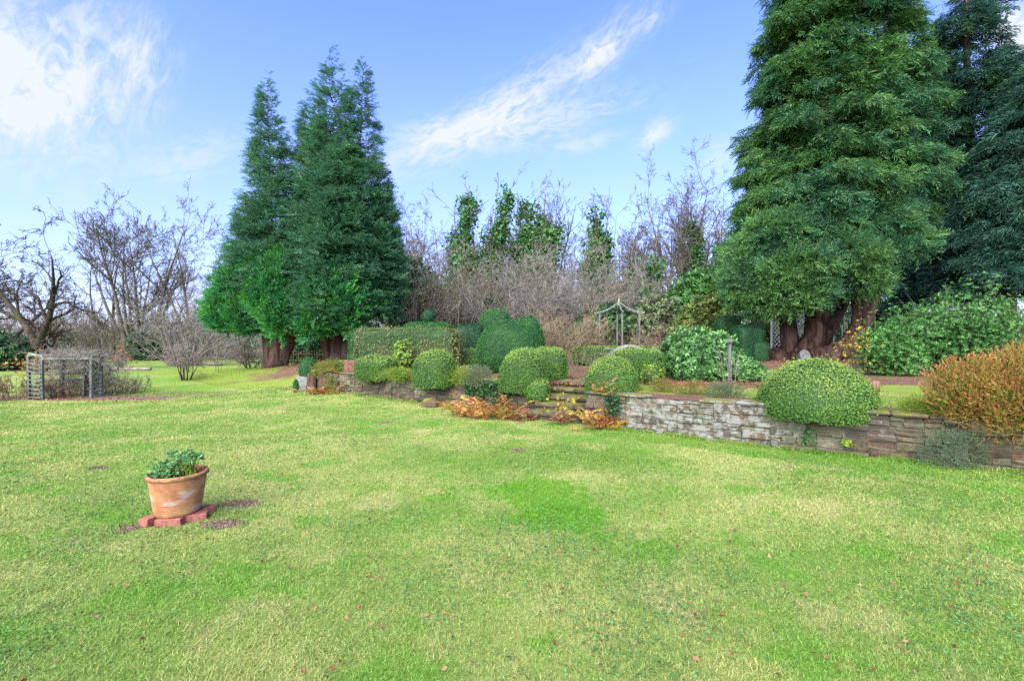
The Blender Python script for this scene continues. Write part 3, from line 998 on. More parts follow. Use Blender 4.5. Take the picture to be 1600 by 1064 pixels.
def shrub(name, label, cat, bx, d, mats, protos, size, n, dep=None, stems=14, seed=0, group=None, lob=6, inner=.62, upb=.35, zb=None, stem_r=.01, stem_m=B_TWIG, keepmat=False, bare=0, noise=.16):
    """loose shrub: lumpy volume of leaf rosettes on stems; thing > foliage, stems"""
    rng = np.random.default_rng(seed + 500)
    x0, x1, y0, y1 = bx
    X = ((x0 + x1) / 2 - 800) / F * d
    hw = (x1 - x0) / 2 / F * d
    zg = g(X, d) if zb is None else zb
    H = zpx(y0, d) - zg
    dep = hw * .8 if dep is None else dep
    o = thing(name, label, cat, (X, d, zg), 0, group)
    # lobes
    C = nrm(rng.normal(0, 1, (lob, 3))) * rng.uniform(.15, .6, (lob, 1))
    C[:, 2] = np.abs(C[:, 2]) * .9
    R = rng.uniform(.38, .6, lob)
    C = np.concatenate([C, [[0, 0, .1]]]); R = np.append(R, .72)
    k = rng.integers(0, len(C), n)
    D = nrm(rng.normal(0, 1, (n, 3)))
    U = C[k] + D * (R[k] * rng.uniform(inner, 1.04, n) ** .6)[:, None]
    U *= 1 + noise * lumps(U, rng, 6, (2, 6))[:, None]
    mxy = np.maximum(np.abs(U[:, :2]).max(), 1e-3)
    P_ = np.stack([U[:, 0] / np.percentile(np.abs(U[:, 0]), 99) * hw, U[:, 1] / np.percentile(np.abs(U[:, 1]), 99) * dep, H * (.36 + .64 * U[:, 2] / np.percentile(U[:, 2], 99.3))], -1)
    P_[:, :2] *= 1 + .4 * np.clip(1 - P_[:, 2:3] / (.36 * H), 0, 1)
    keep = P_[:, 2] > .02
    P_, D = P_[keep], D[keep]
    n = len(P_)
    d_ = nrm(D * .8 + rng.normal(0, .45, (n, 3)) + np.array([0, 0, upb]))
    mb = MB()
    w_ = rng.integers(0, len(protos), n)
    for i in range(len(protos)):
        q_ = w_ == i
        mi = None if keepmat else 0
        inst(mb, protos[i], P_[q_], frames(d_[q_], rng.uniform(0, 6.28, q_.sum())), size * rng.uniform(.65, 1.3, q_.sum()), mi=mi)
    mb.build("foliage", list(mats), o)
    if stems:
        mb = MB()
        for i in range(stems + bare):
            tgt = P_[rng.integers(0, n)] * (np.array([1, 1, 1]) if i < stems else np.array([1.04, 1.04, 1.2]))
            b0 = np.array([rng.normal(0, .1) * hw, rng.normal(0, .1) * dep, 0])
            ts = np.linspace(0, 1, 6)[:, None]
            cur = b0 + (tgt - b0) * ts + np.array([0, 0, .25 * H]) * (ts * (1 - ts)) * 1.2 + rng.normal(0, .02, (6, 3)) * hw * ts
            cones(mb, cur[:-1], cur[1:], np.linspace(stem_r, stem_r * .35, 6)[:-1], np.linspace(stem_r, stem_r * .35, 6)[1:], 4)
        mb.build("stems", stem_m, o)
    return o


shrub("rhododendron", "leafy pale green rhododendron beside the weathered post", "shrub", (1032, 1142, 518, 594), 10.3, [G_RHODO], ROS, .105, 3100, seed=1, lob=9)
shrub("rhododendron", "low leafy shrub spreading right from the weathered post's foot", "shrub", (1125, 1188, 560, 598), 9.9, [G_RHODO], ROS, .11, 450, seed=2)
shrub("glossy_shrub", "lower glossy green shrub between the yellow-leaved shrub and the wide arching one", "shrub", (1342, 1440, 515, 592), 10.9, [G_SHRUB], ROS, .07, 1900, seed=43, stems=20, inner=.4, noise=.25)
shrub("arching_shrub", "wide glossy green shrub with bare twig tops, right of the cypress trunks", "shrub", (1398, 1592, 458, 592), 11.5, [G_SHRUB], ROS, .072, 7200, seed=3, lob=14, stems=60, bare=170, stem_r=.007, noise=.3, stem_m=B_GREY, inner=.4, dep=1.5)
shrub("yellow_leaved_shrub", "sparse shrub of small yellow leaves before the cypress trunks", "shrub", (1312, 1366, 500, 584), 10.9, [G_YELL], SPRIG, .042, 190, seed=4, stems=26, stem_r=.006, inner=.2, dep=.5)
shrub("olive_shrub", "yellow-olive rounded shrub behind the pale green rhododendron", "shrub", (1052, 1112, 484, 550), 19.0, [G_OLIVE], ROS, .2, 1300, seed=5)
shrub("evergreen_shrub", "broad mid-green evergreen left of the big cypress, highest of the shrubs there", "shrub", (1030, 1165, 428, 545), 24.5, [G_SHRUB], ROS, .27, 4200, seed=6, lob=10)
shrub("evergreen_shrub", "sage green scrub right of the rose arbour", "shrub", (990, 1065, 465, 545), 22.0, [G_GREY], ROS, .22, 1500, seed=7, inner=.3, stems=30, stem_r=.015)
shrub("golden_shrub", "golden green bush at the edge of the big cypress crown", "shrub", (1078, 1140, 462, 530), 21.5, [G_OLIVE], ROS, .24, 900, seed=8)
shrub("lime_heath", "lime green heath on the wall left of the round ball", "shrub", (598, 645, 578, 608), 11.0, [G_LIME], [shoot_proto(1)], .1, 900, seed=9, zb=.5, stem_r=.004)
shrub("lime_heath", "lime green heath on the wall right of the round ball", "shrub", (697, 745, 577, 607), 10.25, [G_LIME], [shoot_proto(2)], .1, 900, seed=10, zb=.48, stem_r=.004)
shrub("grey_heath", "grey-green cushion plant above the ivied stretch of wall", "shrub", (728, 772, 575, 605), 9.95, [G_GREY], [shoot_proto(3)], .09, 800, seed=11, zb=.5, stem_r=.004)
shrub("grey_heath", "grey-green cushion plant on the lichened wall left of the largest mound", "shrub", (1100, 1160, 600, 632), 7.65, [G_GREY], [shoot_proto(4)], .07, 1300, seed=12, zb=.48, stem_r=.004)
shrub("dry_heath", "low strip of dry tan heath on the wall top right of the steps", "shrub", (1008, 1062, 594, 618), 8.15, [G_HEATH, G_RUST], [shoot_proto(21, 10, .04, .18, 1)], .075, 900, dep=.14, seed=40, zb=.5, stem_r=.003, keepmat=True)
shrub("dry_heath", "low strip of dry brown heath left of the grey-green cushion on the lichened wall", "shrub", (1056, 1108, 598, 620), 7.8, [G_HEATH, G_RUST], [shoot_proto(22, 10, .04, .18, 1)], .07, 900, dep=.14, seed=41, zb=.5, stem_r=.003, keepmat=True)
shrub("tawny_heath", "tawny heath beside the bluish ball at the wall's left end", "shrub", (492, 545, 566, 606), 12.9, [G_HEATH], [shoot_proto(5)], .12, 900, seed=13, zb=.4, stem_r=.004)
shrub("pale_heath", "pale green heath on the wall left of the orange heather", "shrub", (1412, 1472, 622, 664), 5.95, [G_LIME], [shoot_proto(6)], .06, 1500, seed=14, zb=.5, stem_r=.003)
shrub("orange_heather", "large orange-tipped heather spilling over the wall at right", "shrub", (1492, 1712, 553, 705), 5.45, [G_HEATH, G_ORAN], [shoot_proto(7, 12, .05, .17, 1), shoot_proto(8, 12, .05, .17, 1)], .15, 9000, dep=.6, seed=15, zb=.27, stems=40, stem_r=.005, keepmat=True, upb=.95, lob=10, inner=.5)
shrub("santolina", "silvery green bush hanging down the wall face under the orange heather", "shrub", (1442, 1540, 670, 736), 5.46, [G_SANT], [shoot_proto(9), shoot_proto(10)], .055, 2300, dep=.19, seed=16, zb=.02, stem_r=.004)
shrub("wall_tuft", "green tuft hanging on the wall face below the largest mound", "shrub", (1255, 1292, 655, 702), 6.32, [G_SHRUB], SPRIG, .035, 420, dep=.07, seed=17, zb=.06, stem_r=.003)
shrub("wall_tuft", "small fresh weed in a wall joint left of the silvery bush", "shrub", (1316, 1332, 686, 702), 6.05, [G_LIME], SPRIG, .03, 60, dep=.06, seed=18, zb=.1, stem_r=.003, stems=5)
shrub("wall_tuft", "green tuft on the wall top at the left foot of the largest mound", "shrub", (1166, 1218, 622, 655), 6.95, [G_BOX], SPRIG, .035, 420, dep=.15, seed=19, zb=.36, stem_r=.003)
shrub("box_seedling", "bushy green sprout against the front of the mottled hedge", "shrub", (614, 648, 532, 572), 13.2, [G_BOXT], SPRIG, .06, 600, seed=20, stem_r=.004)
shrub("yellowing_hydrangea", "sparse yellow-leaved hydrangea growing over the steps", "shrub", (852, 915, 612, 664), 8.35, [G_YELL], SPRIG, .045, 75, seed=21, zb=.05, stems=34, stem_r=.004, stem_m=B_TAN, inner=.2, dep=.3)
shrub("lime_sprout", "upright yellow-green plant among the stumps at the wall's left end", "shrub", (506, 530, 590, 613), 12.55, [G_LIME], [shoot_proto(11)], .12, 130, seed=22, zb=0, stem_r=.004)
shrub("holly_bush", "dark holly filling the gap between the left conifers and the twiggy thicket", "shrub", (598, 690, 415, 540), 27, [G_EVER], ROS, .34, 2400, seed=23, lob=9)
shrub("laurel_bush", "dark low laurel seen under the left conifers behind the picket fence", "shrub", (430, 585, 495, 560), 27, [G_EVER], ROS, .3, 2300, seed=24, lob=9)
shrub("bramble_bush", "dark green bramble bank behind the rose arbour", "shrub", (880, 1015, 478, 548), 26, [G_EVER], ROS, .3, 1900, seed=25, lob=9)
shrub("bramble_bush", "dark green bramble bank behind the mottled hedge", "shrub", (690, 830, 470, 545), 29, [G_EVER], ROS, .32, 2000, seed=26, lob=9)
shrub("holly_bush", "dark evergreen bush at the foot of the far left bare tree", "shrub", (212, 262, 520, 565), 30, [G_EVER], ROS, .3, 900, seed=27)
shrub("bramble_bush", "green bramble at the far left edge beyond the trellis arbour", "shrub", (-60, 60, 520, 566), 21, [G_EVER], ROS, .22, 1500, seed=28, lob=8)
shrub("orange_leaved_bush", "bush of orange autumn leaves behind the log, right of the trellis arbour", "shrub", (172, 206, 538, 568), 21.5, [G_ORAN], SPRIG, .11, 70, seed=29, inner=.2, stems=16, stem_r=.008)
shrub("yellow_leaved_shrub", "low yellow-leaved shoots behind the trellis arbour roof", "shrub", (20, 95, 546, 575), 19, [G_ORAN], SPRIG, .1, 60, seed=30, inner=.2, stems=14, stem_r=.008)
shrub("laurel_bush", "dark laurel under the cypress, right of the yew block", "shrub", (1186, 1262, 478, 556), 25, [G_OLIVE], ROS, .22, 1500, seed=31, inner=.3)
shrub("laurel_bush", "shadowy laurel behind the cypress trunks", "shrub", (1290, 1440, 470, 556), 26, [G_EVER], ROS, .26, 2200, seed=32)

shrub("bramble_bush", "dark evergreen bank behind the middle ivied tree's thicket", "shrub", (780, 900, 452, 545), 35, [G_EVER], ROS, .4, 1900, seed=33, lob=9)
shrub("holly_bush", "dark evergreen bank under the slim ivied column", "shrub", (890, 1000, 446, 545), 36, [G_EVER], ROS, .4, 1900, seed=34, lob=9)
shrub("holly_bush", "dark evergreen bank under the broad two-headed ivied tree", "shrub", (670, 790, 448, 545), 35, [G_EVER], ROS, .4, 1900, seed=35, lob=9)

# ivy on the left wall
def ivy_patch(label, s0, s1, t_, z0, z1, n, seed, m=G_EVER, size=.055):
    rng = np.random.default_rng(seed)
    s_ = rng.uniform(s0, s1, n)
    z_ = z1 - (z1 - z0) * rng.power(1.0, n) * (.35 + .65 * np.abs(np.sin(s_ * 5.3 + seed)))
    dd = -np.abs(rng.normal(.02, .03, n))
    x_, y_ = xy(s_, t_ + dd)
    mb = MB()
    d_ = nrm(np.stack([-NX + rng.normal(0, .6, n), -NY + rng.normal(0, .6, n), rng.normal(-.5, .5, n)], -1))
    inst(mb, LEAF[1], np.stack([x_, y_, z_], -1), frames(d_, rng.uniform(0, 6.28, n)), size * rng.uniform(.6, 1.4, n), mi=0)
    return tag(mb.build("ivy", [m]), label, "ivy")


ivy_patch("dark ivy trailing down the wall left of the steps", STEP_W + .55, STEP_W + 1.75, SETB, .08, .6, 1400, 3)
ivy_patch("small ivy clump hanging beside the dome right of the steps", -.62, -.38, 0, .2, .58, 260, 4)

# ------------------------------------------------------------------ ferns
def frond(seed, n=15):
    r = np.random.default_rng(seed)
    parts = []
    for i in range(n):
        t_ = .1 + .88 * i / (n - 1)
        L = .26 * math.sin(min(1, (1 - t_) * 1.25 + .12) * math.pi * .55)
        b = np.array([t_, 0, .42 * t_ - .62 * t_ * t_])
        for sg in (-1, 1):
            d = nrm(np.array([.45, sg, -.35 + r.uniform(-.3, .2)]))
            sd = nrm(np.cross(d, [0, 0, 1.0]) + r.normal(0, .3, 3))
            w = .06
            parts.append((np.array([b, b + d * L * .45 + sd * w / 2, b + d * L, b + d * L * .45 - sd * w / 2]), [(0, 1, 2, 3)]))
    return compose(parts)


FR = [frond(i) for i in range(3)]


def fern(label, px, d, w, h, n, seed, mats=(G_FERN,), zb=None):
    rng = np.random.default_rng(seed)
    x_, y_, z_ = at(px, d)
    z_ = z_ if zb is None else zb
    a = rng.uniform(0, 6.28, n)
    D = np.stack([np.cos(a), np.sin(a), rng.uniform(.05, .9, n)], -1)
    P_ = np.stack([rng.normal(0, .32, n) * w, rng.normal(0, .13, n) * w, np.abs(rng.normal(.1, .25, n)) * h], -1)
    mb = MB()
    k = rng.integers(0, 3, n)
    for i in range(3):
        q_ = k == i
        inst(mb, FR[i], P_[q_], frames(D[q_], rng.normal(0, .5, q_.sum())), w * .5 * rng.uniform(.5, 1.05, q_.sum()), mi=0)
    o = mb.build("dead_fern", list(mats), loc=(x_, y_, z_))
    return tag(o, label, "fern", "dead ferns along the wall foot")


fern("yellowing dead fern at the left end of the rusty heap by the steps", 735, 9.05, .74, .46, 60, 1)
fern("rust-red dead fern in the middle of the heap left of the steps", 775, 8.8, .74, .46, 80, 2)
fern("brown collapsed fern nearest the steps on their left", 818, 8.6, .55, .16, 55, 3, (G_RUST,))
fern("bright rust fern at the wall foot right of the steps", 948, 7.75, .66, .36, 90, 4)
fern("brown litter of fern on the bottom step", 876, 8.15, .42, .16, 45, 5, (G_RUST,), zb=.03)
fern("flat rusty fern at the left end of the wall", 512, 12.35, .8, .1, 40, 6)
fern("upright golden fern against the wall right of the steps", 942, 7.92, .34, .5, 26, 7)
fern("single yellow fern on the wall face below the round ball", 695, 9.8, .2, .3, 9, 8)

# ------------------------------------------------------------------ bare trees and twiggy shrubs
def grow(rng, base, d0, L, r0, lv, ch, up=.06, wob=.16, ratio=.66, ang_=(25, 60), taper=.45, rmin=.008, bare=.25, seg=6, prog=None):
    """branching skeleton: list of (p, q, rp, rq, level)"""
    out = []
    U = rng.random
    stack = [(base, d0, L, r0, 0)]
    while stack:
        p, d, ln, r, k = stack.pop()
        n = max(3, seg - k)
        sl = ln / n
        nch = ch[k] if k < lv else 0
        cps = sorted((bare if k == 0 else .15) + (1 - (bare if k == 0 else .15)) * U() for _ in range(nch))
        ci = 0
        rr = r
        for i in range(n):
            w = wob * (.5 if k == 0 else 1 + .3 * k)
            d = (d[0] + rng.gauss(0, w), d[1] + rng.gauss(0, w), d[2] + rng.gauss(0, w) + up)
            m_ = math.sqrt(d[0] ** 2 + d[1] ** 2 + d[2] ** 2)
            d = (d[0] / m_, d[1] / m_, d[2] / m_)
            q_ = (p[0] + d[0] * sl, p[1] + d[1] * sl, p[2] + d[2] * sl)
            r2 = max(rmin, r * (1 - (1 - (taper * .35 if k == 0 else taper * .7)) * (i + 1) / n))
            out.append((p, q_, rr, r2, k))
            while ci < nch and cps[ci] <= (i + 1) / n + 1e-6:
                a = math.radians(ang_[0] + (ang_[1] - ang_[0]) * U())
                ax = (rng.gauss(0, 1), rng.gauss(0, 1), rng.gauss(0, 1))
                dt = ax[0] * d[0] + ax[1] * d[1] + ax[2] * d[2]
                ax = (ax[0] - dt * d[0], ax[1] - dt * d[1], ax[2] - dt * d[2])
                m_ = math.sqrt(ax[0] ** 2 + ax[1] ** 2 + ax[2] ** 2) + 1e-9
                ca, sa = math.cos(a), math.sin(a) / m_
                nd = (d[0] * ca + ax[0] * sa, d[1] * ca + ax[1] * sa, d[2] * ca + ax[2] * sa)
                f = U()
                f = 1.0 if ci == nch - 1 and i == n - 1 else f
                pp = (p[0] + (q_[0] - p[0]) * f, p[1] + (q_[1] - p[1]) * f, p[2] + (q_[2] - p[2]) * f)
                stack.append((pp, nd, ln * ratio * (.7 + .5 * U()) * (1 - .35 * cps[ci]), max(rmin, r2 * (.5 + .25 * U())), k + 1))
                ci += 1
            p, rr = q_, r2
    return out


def seg_arrays(segs):
    A = np.array([(*a, *b, c, d, k) for a, b, c, d, k in segs])
    return A[:, 0:3], A[:, 3:6], A[:, 6], A[:, 7], A[:, 8]


def bare_tree(name, label, cat, loc, segs, m_tr, m_tw, group=None, ivy=None, split=1, isize=.16, seed=0):
    o = thing(name, label, cat, loc, 0, group)
    P0, P1, R0, R1, K = seg_arrays(segs)
    mb = MB()
    w = K <= split
    cones(mb, P0[w], P1[w], R0[w], R1[w], 7)
    mb.build("trunk", m_tr, o, smooth=True)
    mb = MB()
    cones(mb, P0[~w], P1[~w], R0[~w], R1[~w], 3)
    mb.build("crown", m_tw, o)
    if ivy:
        z0, z1, rad, n, rmin_, xf = ivy
        rng = np.random.default_rng(seed)
        c = (P0 + P1) / 2
        w = np.where((c[:, 2] > z0) & (c[:, 2] < z1) & (R0 > rmin_) & xf(c))[0]
        if len(w):
            ln = np.linalg.norm(P1 - P0, axis=1)[w] * (R0[w] + .05)
            k = rng.choice(w, n, p=ln / ln.sum())
            u_ = rng.random((n, 1))
            # clumps: leaves gather round a few hundred centres
            D = nrm(rng.normal(0, 1, (n, 3)))
            cl = rng.normal(0, 1, (n // 18 + 1, 3)) * np.array([1, 1, .8]) * rad * .6
            P_ = P0[k] + (P1[k] - P0[k]) * u_
            kc = rng.integers(0, len(cl), n)
            base = P_[np.arange(n) // 18 * 18] + cl[np.arange(n) // 18]
            P_ = base + rng.normal(0, rad * .3, (n, 3))
            mb = MB()
            d_ = nrm(D + np.array([0, 0, -.2]))
            inst(mb, LEAF[1], P_, frames(d_, rng.uniform(0, 6.28, n)), isize * rng.uniform(.6, 1.5, n), mi=0)
            mb.build("ivy", G_IVY, o)
    return o


R = random.Random
ALL = lambda c: np.ones(len(c), bool)
BG = "bare trees along the far boundary"


def multi(rng, n, spread, L, r, lv, ch, lean=.25, **kw):
    segs = []
    for i in range(n):
        a = 2 * math.pi * (i + rng.random() * .6) / n
        d = (math.cos(a) * lean * (.4 + rng.random()), math.sin(a) * lean * (.4 + rng.random()), 1)
        segs += grow(rng, (math.cos(a) * spread, math.sin(a) * spread, -.1), d, L * rng.uniform(.75, 1.1), r * rng.uniform(.7, 1.1), lv, ch, **kw)
    return segs


# far left: wide multi-stemmed tree
UPR = dict(up=.04, ang_=(24, 50), wob=.09, rmin=.010)


def ivied(rng, stems, ch=(10, 7, 5, 4), **kw):
    segs = []
    for (ox, oy, dx, L, r) in stems:
        segs += grow(rng, (ox, oy, -.1), (dx, rng.uniform(-.05, .05), 1), L, r, 4, ch, **kw)
    return segs


bare_tree("bare_tree", "tall bare tree of many grey stems fanning up at far left", "tree", at(214, 32), multi(R(3), 8, .5, 9.3, .16, 4, (9, 6, 5, 4), .40, ratio=.5, bare=.3, **UPR), B_GREY, B_TWIG, BG)
bare_tree("bare_oak", "crooked mossy bare oak left of the fanning tree, over the trellis arbour", "tree", at(62, 20), grow(R(8), (0, 0, -.1), (-.05, 0, 1), 1.6, .24, 3, (5, 5, 5), up=.05, wob=.2, ratio=.9, ang_=(30, 60), bare=.6, taper=.9) + grow(R(4), (-.1, 0, 1.0), (.5, 0, 1), 4.2, .15, 4, (7, 6, 5, 3), up=.03, wob=.24, ratio=.6, ang_=(30, 60)) + grow(R(6), (-.1, 0, 1.1), (-.55, .1, 1), 4.2, .15, 4, (7, 6, 5, 3), up=.03, wob=.24, ratio=.6, ang_=(30, 60)), B_DARK, B_DARK, BG)
bare_tree("bare_oak", "twisted dark bare tree cut by the left edge of the photo", "tree", at(-28, 23), multi(R(21), 4, .2, 5.2, .16, 4, (8, 7, 5, 4), .4, up=.03, wob=.2, ratio=.5, ang_=(30, 60), bare=.3), B_DARK, B_DARK, BG)
bare_tree("bare_tree", "slim pair of dark trunks between the oak and the fanning tree", "tree", at(166, 40), multi(R(5), 2, .5, 8.2, .16, 3, (9, 6, 5), .05, ratio=.3, bare=.3, **UPR), B_DARK, B_TWIG, BG)
bare_tree("bare_tree", "faint spreading bare tree just left of the left conifers", "tree", at(318, 38), multi(R(17), 5, .4, 9.4, .13, 4, (8, 6, 5, 3), .4, ratio=.42, bare=.3, **UPR), B_GREY, B_TWIG, BG)
bare_tree("bare_tree", "bare tree with ivy on its stem, right of the left conifers", "tree", at(646, 38), multi(R(31), 3, .3, 11.5, .17, 4, (9, 7, 5, 4), .16, up=.04, wob=.14, ratio=.38, ang_=(30, 60), bare=.35), B_GREY, B_TWIG, BG, (2, 9.5, .4, 3000, .09, ALL), seed=1, isize=.25)
bare_tree("ivy_clad_tree", "broad ivy-clad bare tree with two leafy heads, leftmost of the ivied ones", "tree", at(735, 38), ivied(R(42), ((-.6, 0, -.02, 12.6, .24), (-.5, .5, -.10, 11.5, .16), (-.2, -.4, .05, 10, .15), (.9, 0, .16, 13.0, .18), (1.1, .3, .12, 12.0, .14)), ratio=.28, bare=.3, **UPR), B_GREY, B_TWIG, BG,
          (4.0, 11.8, .52, 24000, .05, ALL), seed=2, isize=.25)
bare_tree("ivy_clad_tree", "ivy-clad bare tree with a fan of twigs leaning right, middle of the ivied ones", "tree", at(838, 38), ivied(R(77), ((-.5, 0, -.06, 12.0, .2), (0, .4, .03, 12.4, .2), (.1, 0, .22, 12.2, .15), (.3, -.3, .14, 11.5, .14), (-.3, .2, -.02, 11.5, .14)), ratio=.33, bare=.3, **UPR), B_GREY, B_TWIG, BG,
          (5.0, 11.0, .58, 15000, .05, lambda c: c[:, 0] < 1.7), seed=3, isize=.25)
bare_tree("ivy_clad_tree", "slim ivy-clad column, rightmost and lowest of the ivied ones", "tree", at(932, 38), ivied(R(13), ((-.3, 0, -.01, 10.6, .18), (.4, .2, .05, 10.6, .16), (.1, -.3, 0, 9.5, .14)), ratio=.28, bare=.35, **UPR), B_GREY, B_TWIG, BG,
          (3.6, 10.6, .48, 11500, .05, ALL), seed=4, isize=.25)
bare_tree("bare_tree", "grey bare tree with thin ivy behind the rose arbour", "tree", at(1000, 36), multi(R(14), 4, .5, 9.2, .14, 4, (8, 6, 5, 3), .14, ratio=.35, bare=.35, **UPR), B_GREY, B_TWIG, BG, (2, 7.4, .5, 5200, .05, lambda c: c[:, 0] > -.4), seed=5, isize=.25)
tall_tree = bare_tree("bare_tree", "tallest bare twin-stemmed tree left of the big cypress", "tree", at(1073, 38), multi(R(15), 5, .5, 11.2, .2, 4, (11, 8, 5, 4), .2, ratio=.42, bare=.25, **UPR), B_GREY, B_TWIG, BG)
bare_tree("bare_tree", "bare tree half hidden by the big cypress's left edge, ivy on its stem", "tree", at(1118, 36), multi(R(16), 3, .5, 11.0, .16, 4, (9, 7, 5, 3), .14, ratio=.36, bare=.3, **UPR), B_GREY, B_TWIG, BG, (5, 9.8, .4, 3000, .05, ALL), seed=6, isize=.25)
bare_tree("bare_tree", "thin bare sapling between the slim ivied column and the grey tree", "tree", at(968, 34), multi(R(18), 2, .3, 8.8, .09, 4, (9, 6, 4, 3), .1, ratio=.3, bare=.3, **UPR), B_GREY, B_TWIG, BG)
wisp = bare_tree("bare_tree", "wispy bare tree between the two broad ivied ones", "tree", at(788, 44), multi(R(19), 3, .4, 9.6, .11, 4, (9, 6, 4, 3), .14, ratio=.35, bare=.3, **UPR), B_GREY, B_TWIG, BG)


for src, px, d, rz, sc_, lab in ((tall_tree, 1040, 43, 2.1, .88, "bare tree standing just left of the tallest twin-stemmed one"), (tall_tree, 1096, 44, 4.0, .98, "bare tree between the tallest one and the ivy-stemmed one by the cypress"),
                                (wisp, 700, 42, 1.0, 1.3, "wispy bare tree just left of the broad two-headed ivied tree"), (wisp, 876, 41, 3.0, 1.25, "wispy bare tree right of the middle ivied tree"),
                                (tall_tree, 905, 50, 5.2, .75, "farthest bare tree left of the slim ivied column"), (wisp, 668, 44, 5.0, 1.35, "wispy bare tree behind the ivy-stemmed one by the left conifers"),
                                (tall_tree, 765, 46, 1.2, .95, "bare tree rising behind the right head of the broad ivied tree"), (tall_tree, 815, 48, 3.3, 1.0, "bare tree just left of the middle ivied tree, behind it"),
                                (wisp, 958, 42, 2.2, 1.2, "wispy bare tree just right of the slim ivied column"), (tall_tree, 985, 47, 0.4, .9, "bare tree behind the grey one at the rose arbour"),
                                (tall_tree, 625, 46, 2.9, .95, "bare tree peeping out at the left conifers' right flank")):
    copy_thing(src, at(px, d), rz, sc_, lab, BG)


def twiggy(name, label, cat, loc, rng, n, L, r, lv, ch, m1, m2, group=None, lean=.5, spread=.15, leaves=None, sx=1.0, **kw):
    o = thing(name, label, cat, loc, 0, group)
    P0, P1, R0, R1, K = seg_arrays(multi(rng, n, spread, L, r, lv, ch, lean, **kw))
    mb = MB()
    cones(mb, P0[K == 0], P1[K == 0], R0[K == 0], R1[K == 0], 5)
    mb.build("stems", m1, o, smooth=True)
    mb = MB()
    cones(mb, P0[K > 0], P1[K > 0], R0[K > 0], R1[K > 0], 3)
    if leaves:
        nl, sz, lm = leaves
        r2 = np.random.default_rng(7)
        w = r2.choice(np.where(K > 0)[0], nl)
        inst(mb, LEAF[1], P1[w], frames(r2.normal(0, 1, (nl, 3)) + np.array([0, 0, -.3])), sz * r2.uniform(.7, 1.4, nl), mi=1)
        mb.build("twigs", [m2, lm], o)
    else:
        mb.build("twigs", m2, o)
    return o


TH = "leafless shrubs of the thicket"
kw = dict(ratio=.46, wob=.17, up=.02, ang_=(20, 50), rmin=.006, bare=.25)
p1 = twiggy("bare_shrub", "mauve-grey leafless shrub with yellow leaf scraps, just right of the left conifers", "shrub", at(645, 24), R(1), 17, 4.3, .035, 3, (7, 5, 4), B_PALE, B_TWIG, TH, .55, .5, (520, .10, G_YELL), **kw)
p2 = twiggy("bare_shrub", "tall grey-brown leafless shrub below the broad ivied tree", "shrub", at(752, 28), R(2), 18, 4.8, .04, 3, (7, 5, 4), B_GREY, B_MAUVE, TH, .6, .6, **kw)
p3 = twiggy("bare_shrub", "pinkish leafless shrub below the middle ivied tree", "shrub", at(838, 27), R(3), 18, 4.8, .035, 3, (7, 5, 4), B_PALE, B_MAUVE, TH, .45, .6, **kw)
rr = R(99)
for src, px, d, s_, lab in (
    (p3, 700, 25, .95, "pale leafless shrub above the cake-stand yew"),
    (p1, 690, 31, 1.25, "leafless shrub with yellow scraps behind the one above the cake-stand yew"),
    (p2, 800, 24, .85, "leafless shrub right behind the sloping yew block"),
    (p1, 775, 32, 1.3, "tall leafless shrub rising between the two broad ivied trees"),
    (p2, 880, 29, 1.05, "leafless shrub between the middle ivied tree and the slim column"),
    (p3, 925, 27, .9, "pinkish leafless shrub below the slim ivied column"),
    (p1, 905, 33, 1.15, "leafless shrub behind the pinkish one under the slim column"),
    (p2, 975, 28, .85, "leafless shrub straight behind the rose arbour's peak"),
    (p3, 1020, 30, .85, "leafless shrub behind the sage scrub"),
    (p1, 622, 30, 1.2, "tallest leafless shrub touching the left conifers' right flank"),
    (p2, 840, 34, 1.35, "farthest leafless shrub behind the middle ivied tree"),
    (p3, 1075, 33, .9, "leafless shrub at the feet of the tallest bare tree"),
    (p2, 300, 28, .80, "brown leafless shrub left of the left conifers"),
    (p1, 100, 30, .72, "brown leafless scrub behind the mossy oak"),
    (p3, 30, 29, .72, "brown leafless scrub at the far left edge"),
    (p2, 180, 35, .8, "brown leafless scrub at the foot of the fanning tree"),
    (p3, 345, 31, .9, "leafless scrub half hidden by the left conifers' lowest lobe"),
    (p1, 250, 33, .75, "leafless scrub right of the fanning tree"),
    (p2, 385, 27, .42, "low leafless scrub under the left conifers' lowest lobe"),
    (p3, 440, 30, .5, "low leafless scrub behind the left conifer's trunk"),
    (p1, 1330, 27, .6, "pale leafless stems seen between the cypress trunks"),
    (p1, 150, 27, .5, "low leafless scrub behind the fallen log"),
    (p2, -60, 27, .7, "leafless scrub beyond the left edge tree"),
):
    copy_thing(src, at(px, d), rr.random() * 6.28, (s_ * 1.05, s_ * 1.05, s_), lab, TH)

twiggy("arching_bush", "tan leafless bush with dense fine twigs left of the rose arbour", "shrub", at(893, 15.5), R(61), 40, 1.55, .014, 3, (6, 5, 4), B_TAN, B_TAN, None, .75, .3, ratio=.5, wob=.14, up=.05, ang_=(15, 45), rmin=.0045, bare=.2)
twiggy("rose_bush", "thin leafless rose stems between the tan bush and the golden hedge", "shrub", at(915, 12.2), R(62), 16, .75, .008, 2, (4, 3), B_RED, B_TAN, None, .5, .25, ratio=.5, wob=.14, rmin=.003, bare=.2)
twiggy("rose_bush", "reddish dry stems at the feet of the rose arbour", "shrub", at(985, 16.5), R(63), 40, 1.05, .009, 2, (4, 3), B_RED, B_RED, None, .3, .8, ratio=.45, wob=.12, rmin=.004, bare=.2)
twiggy("rose_bush", "dry stems right of the rose arbour", "shrub", at(1035, 16.0), R(64), 30, 1.05, .009, 2, (4, 3), B_RED, B_TAN, None, .3, .7, ratio=.45, wob=.12, rmin=.004, bare=.2)
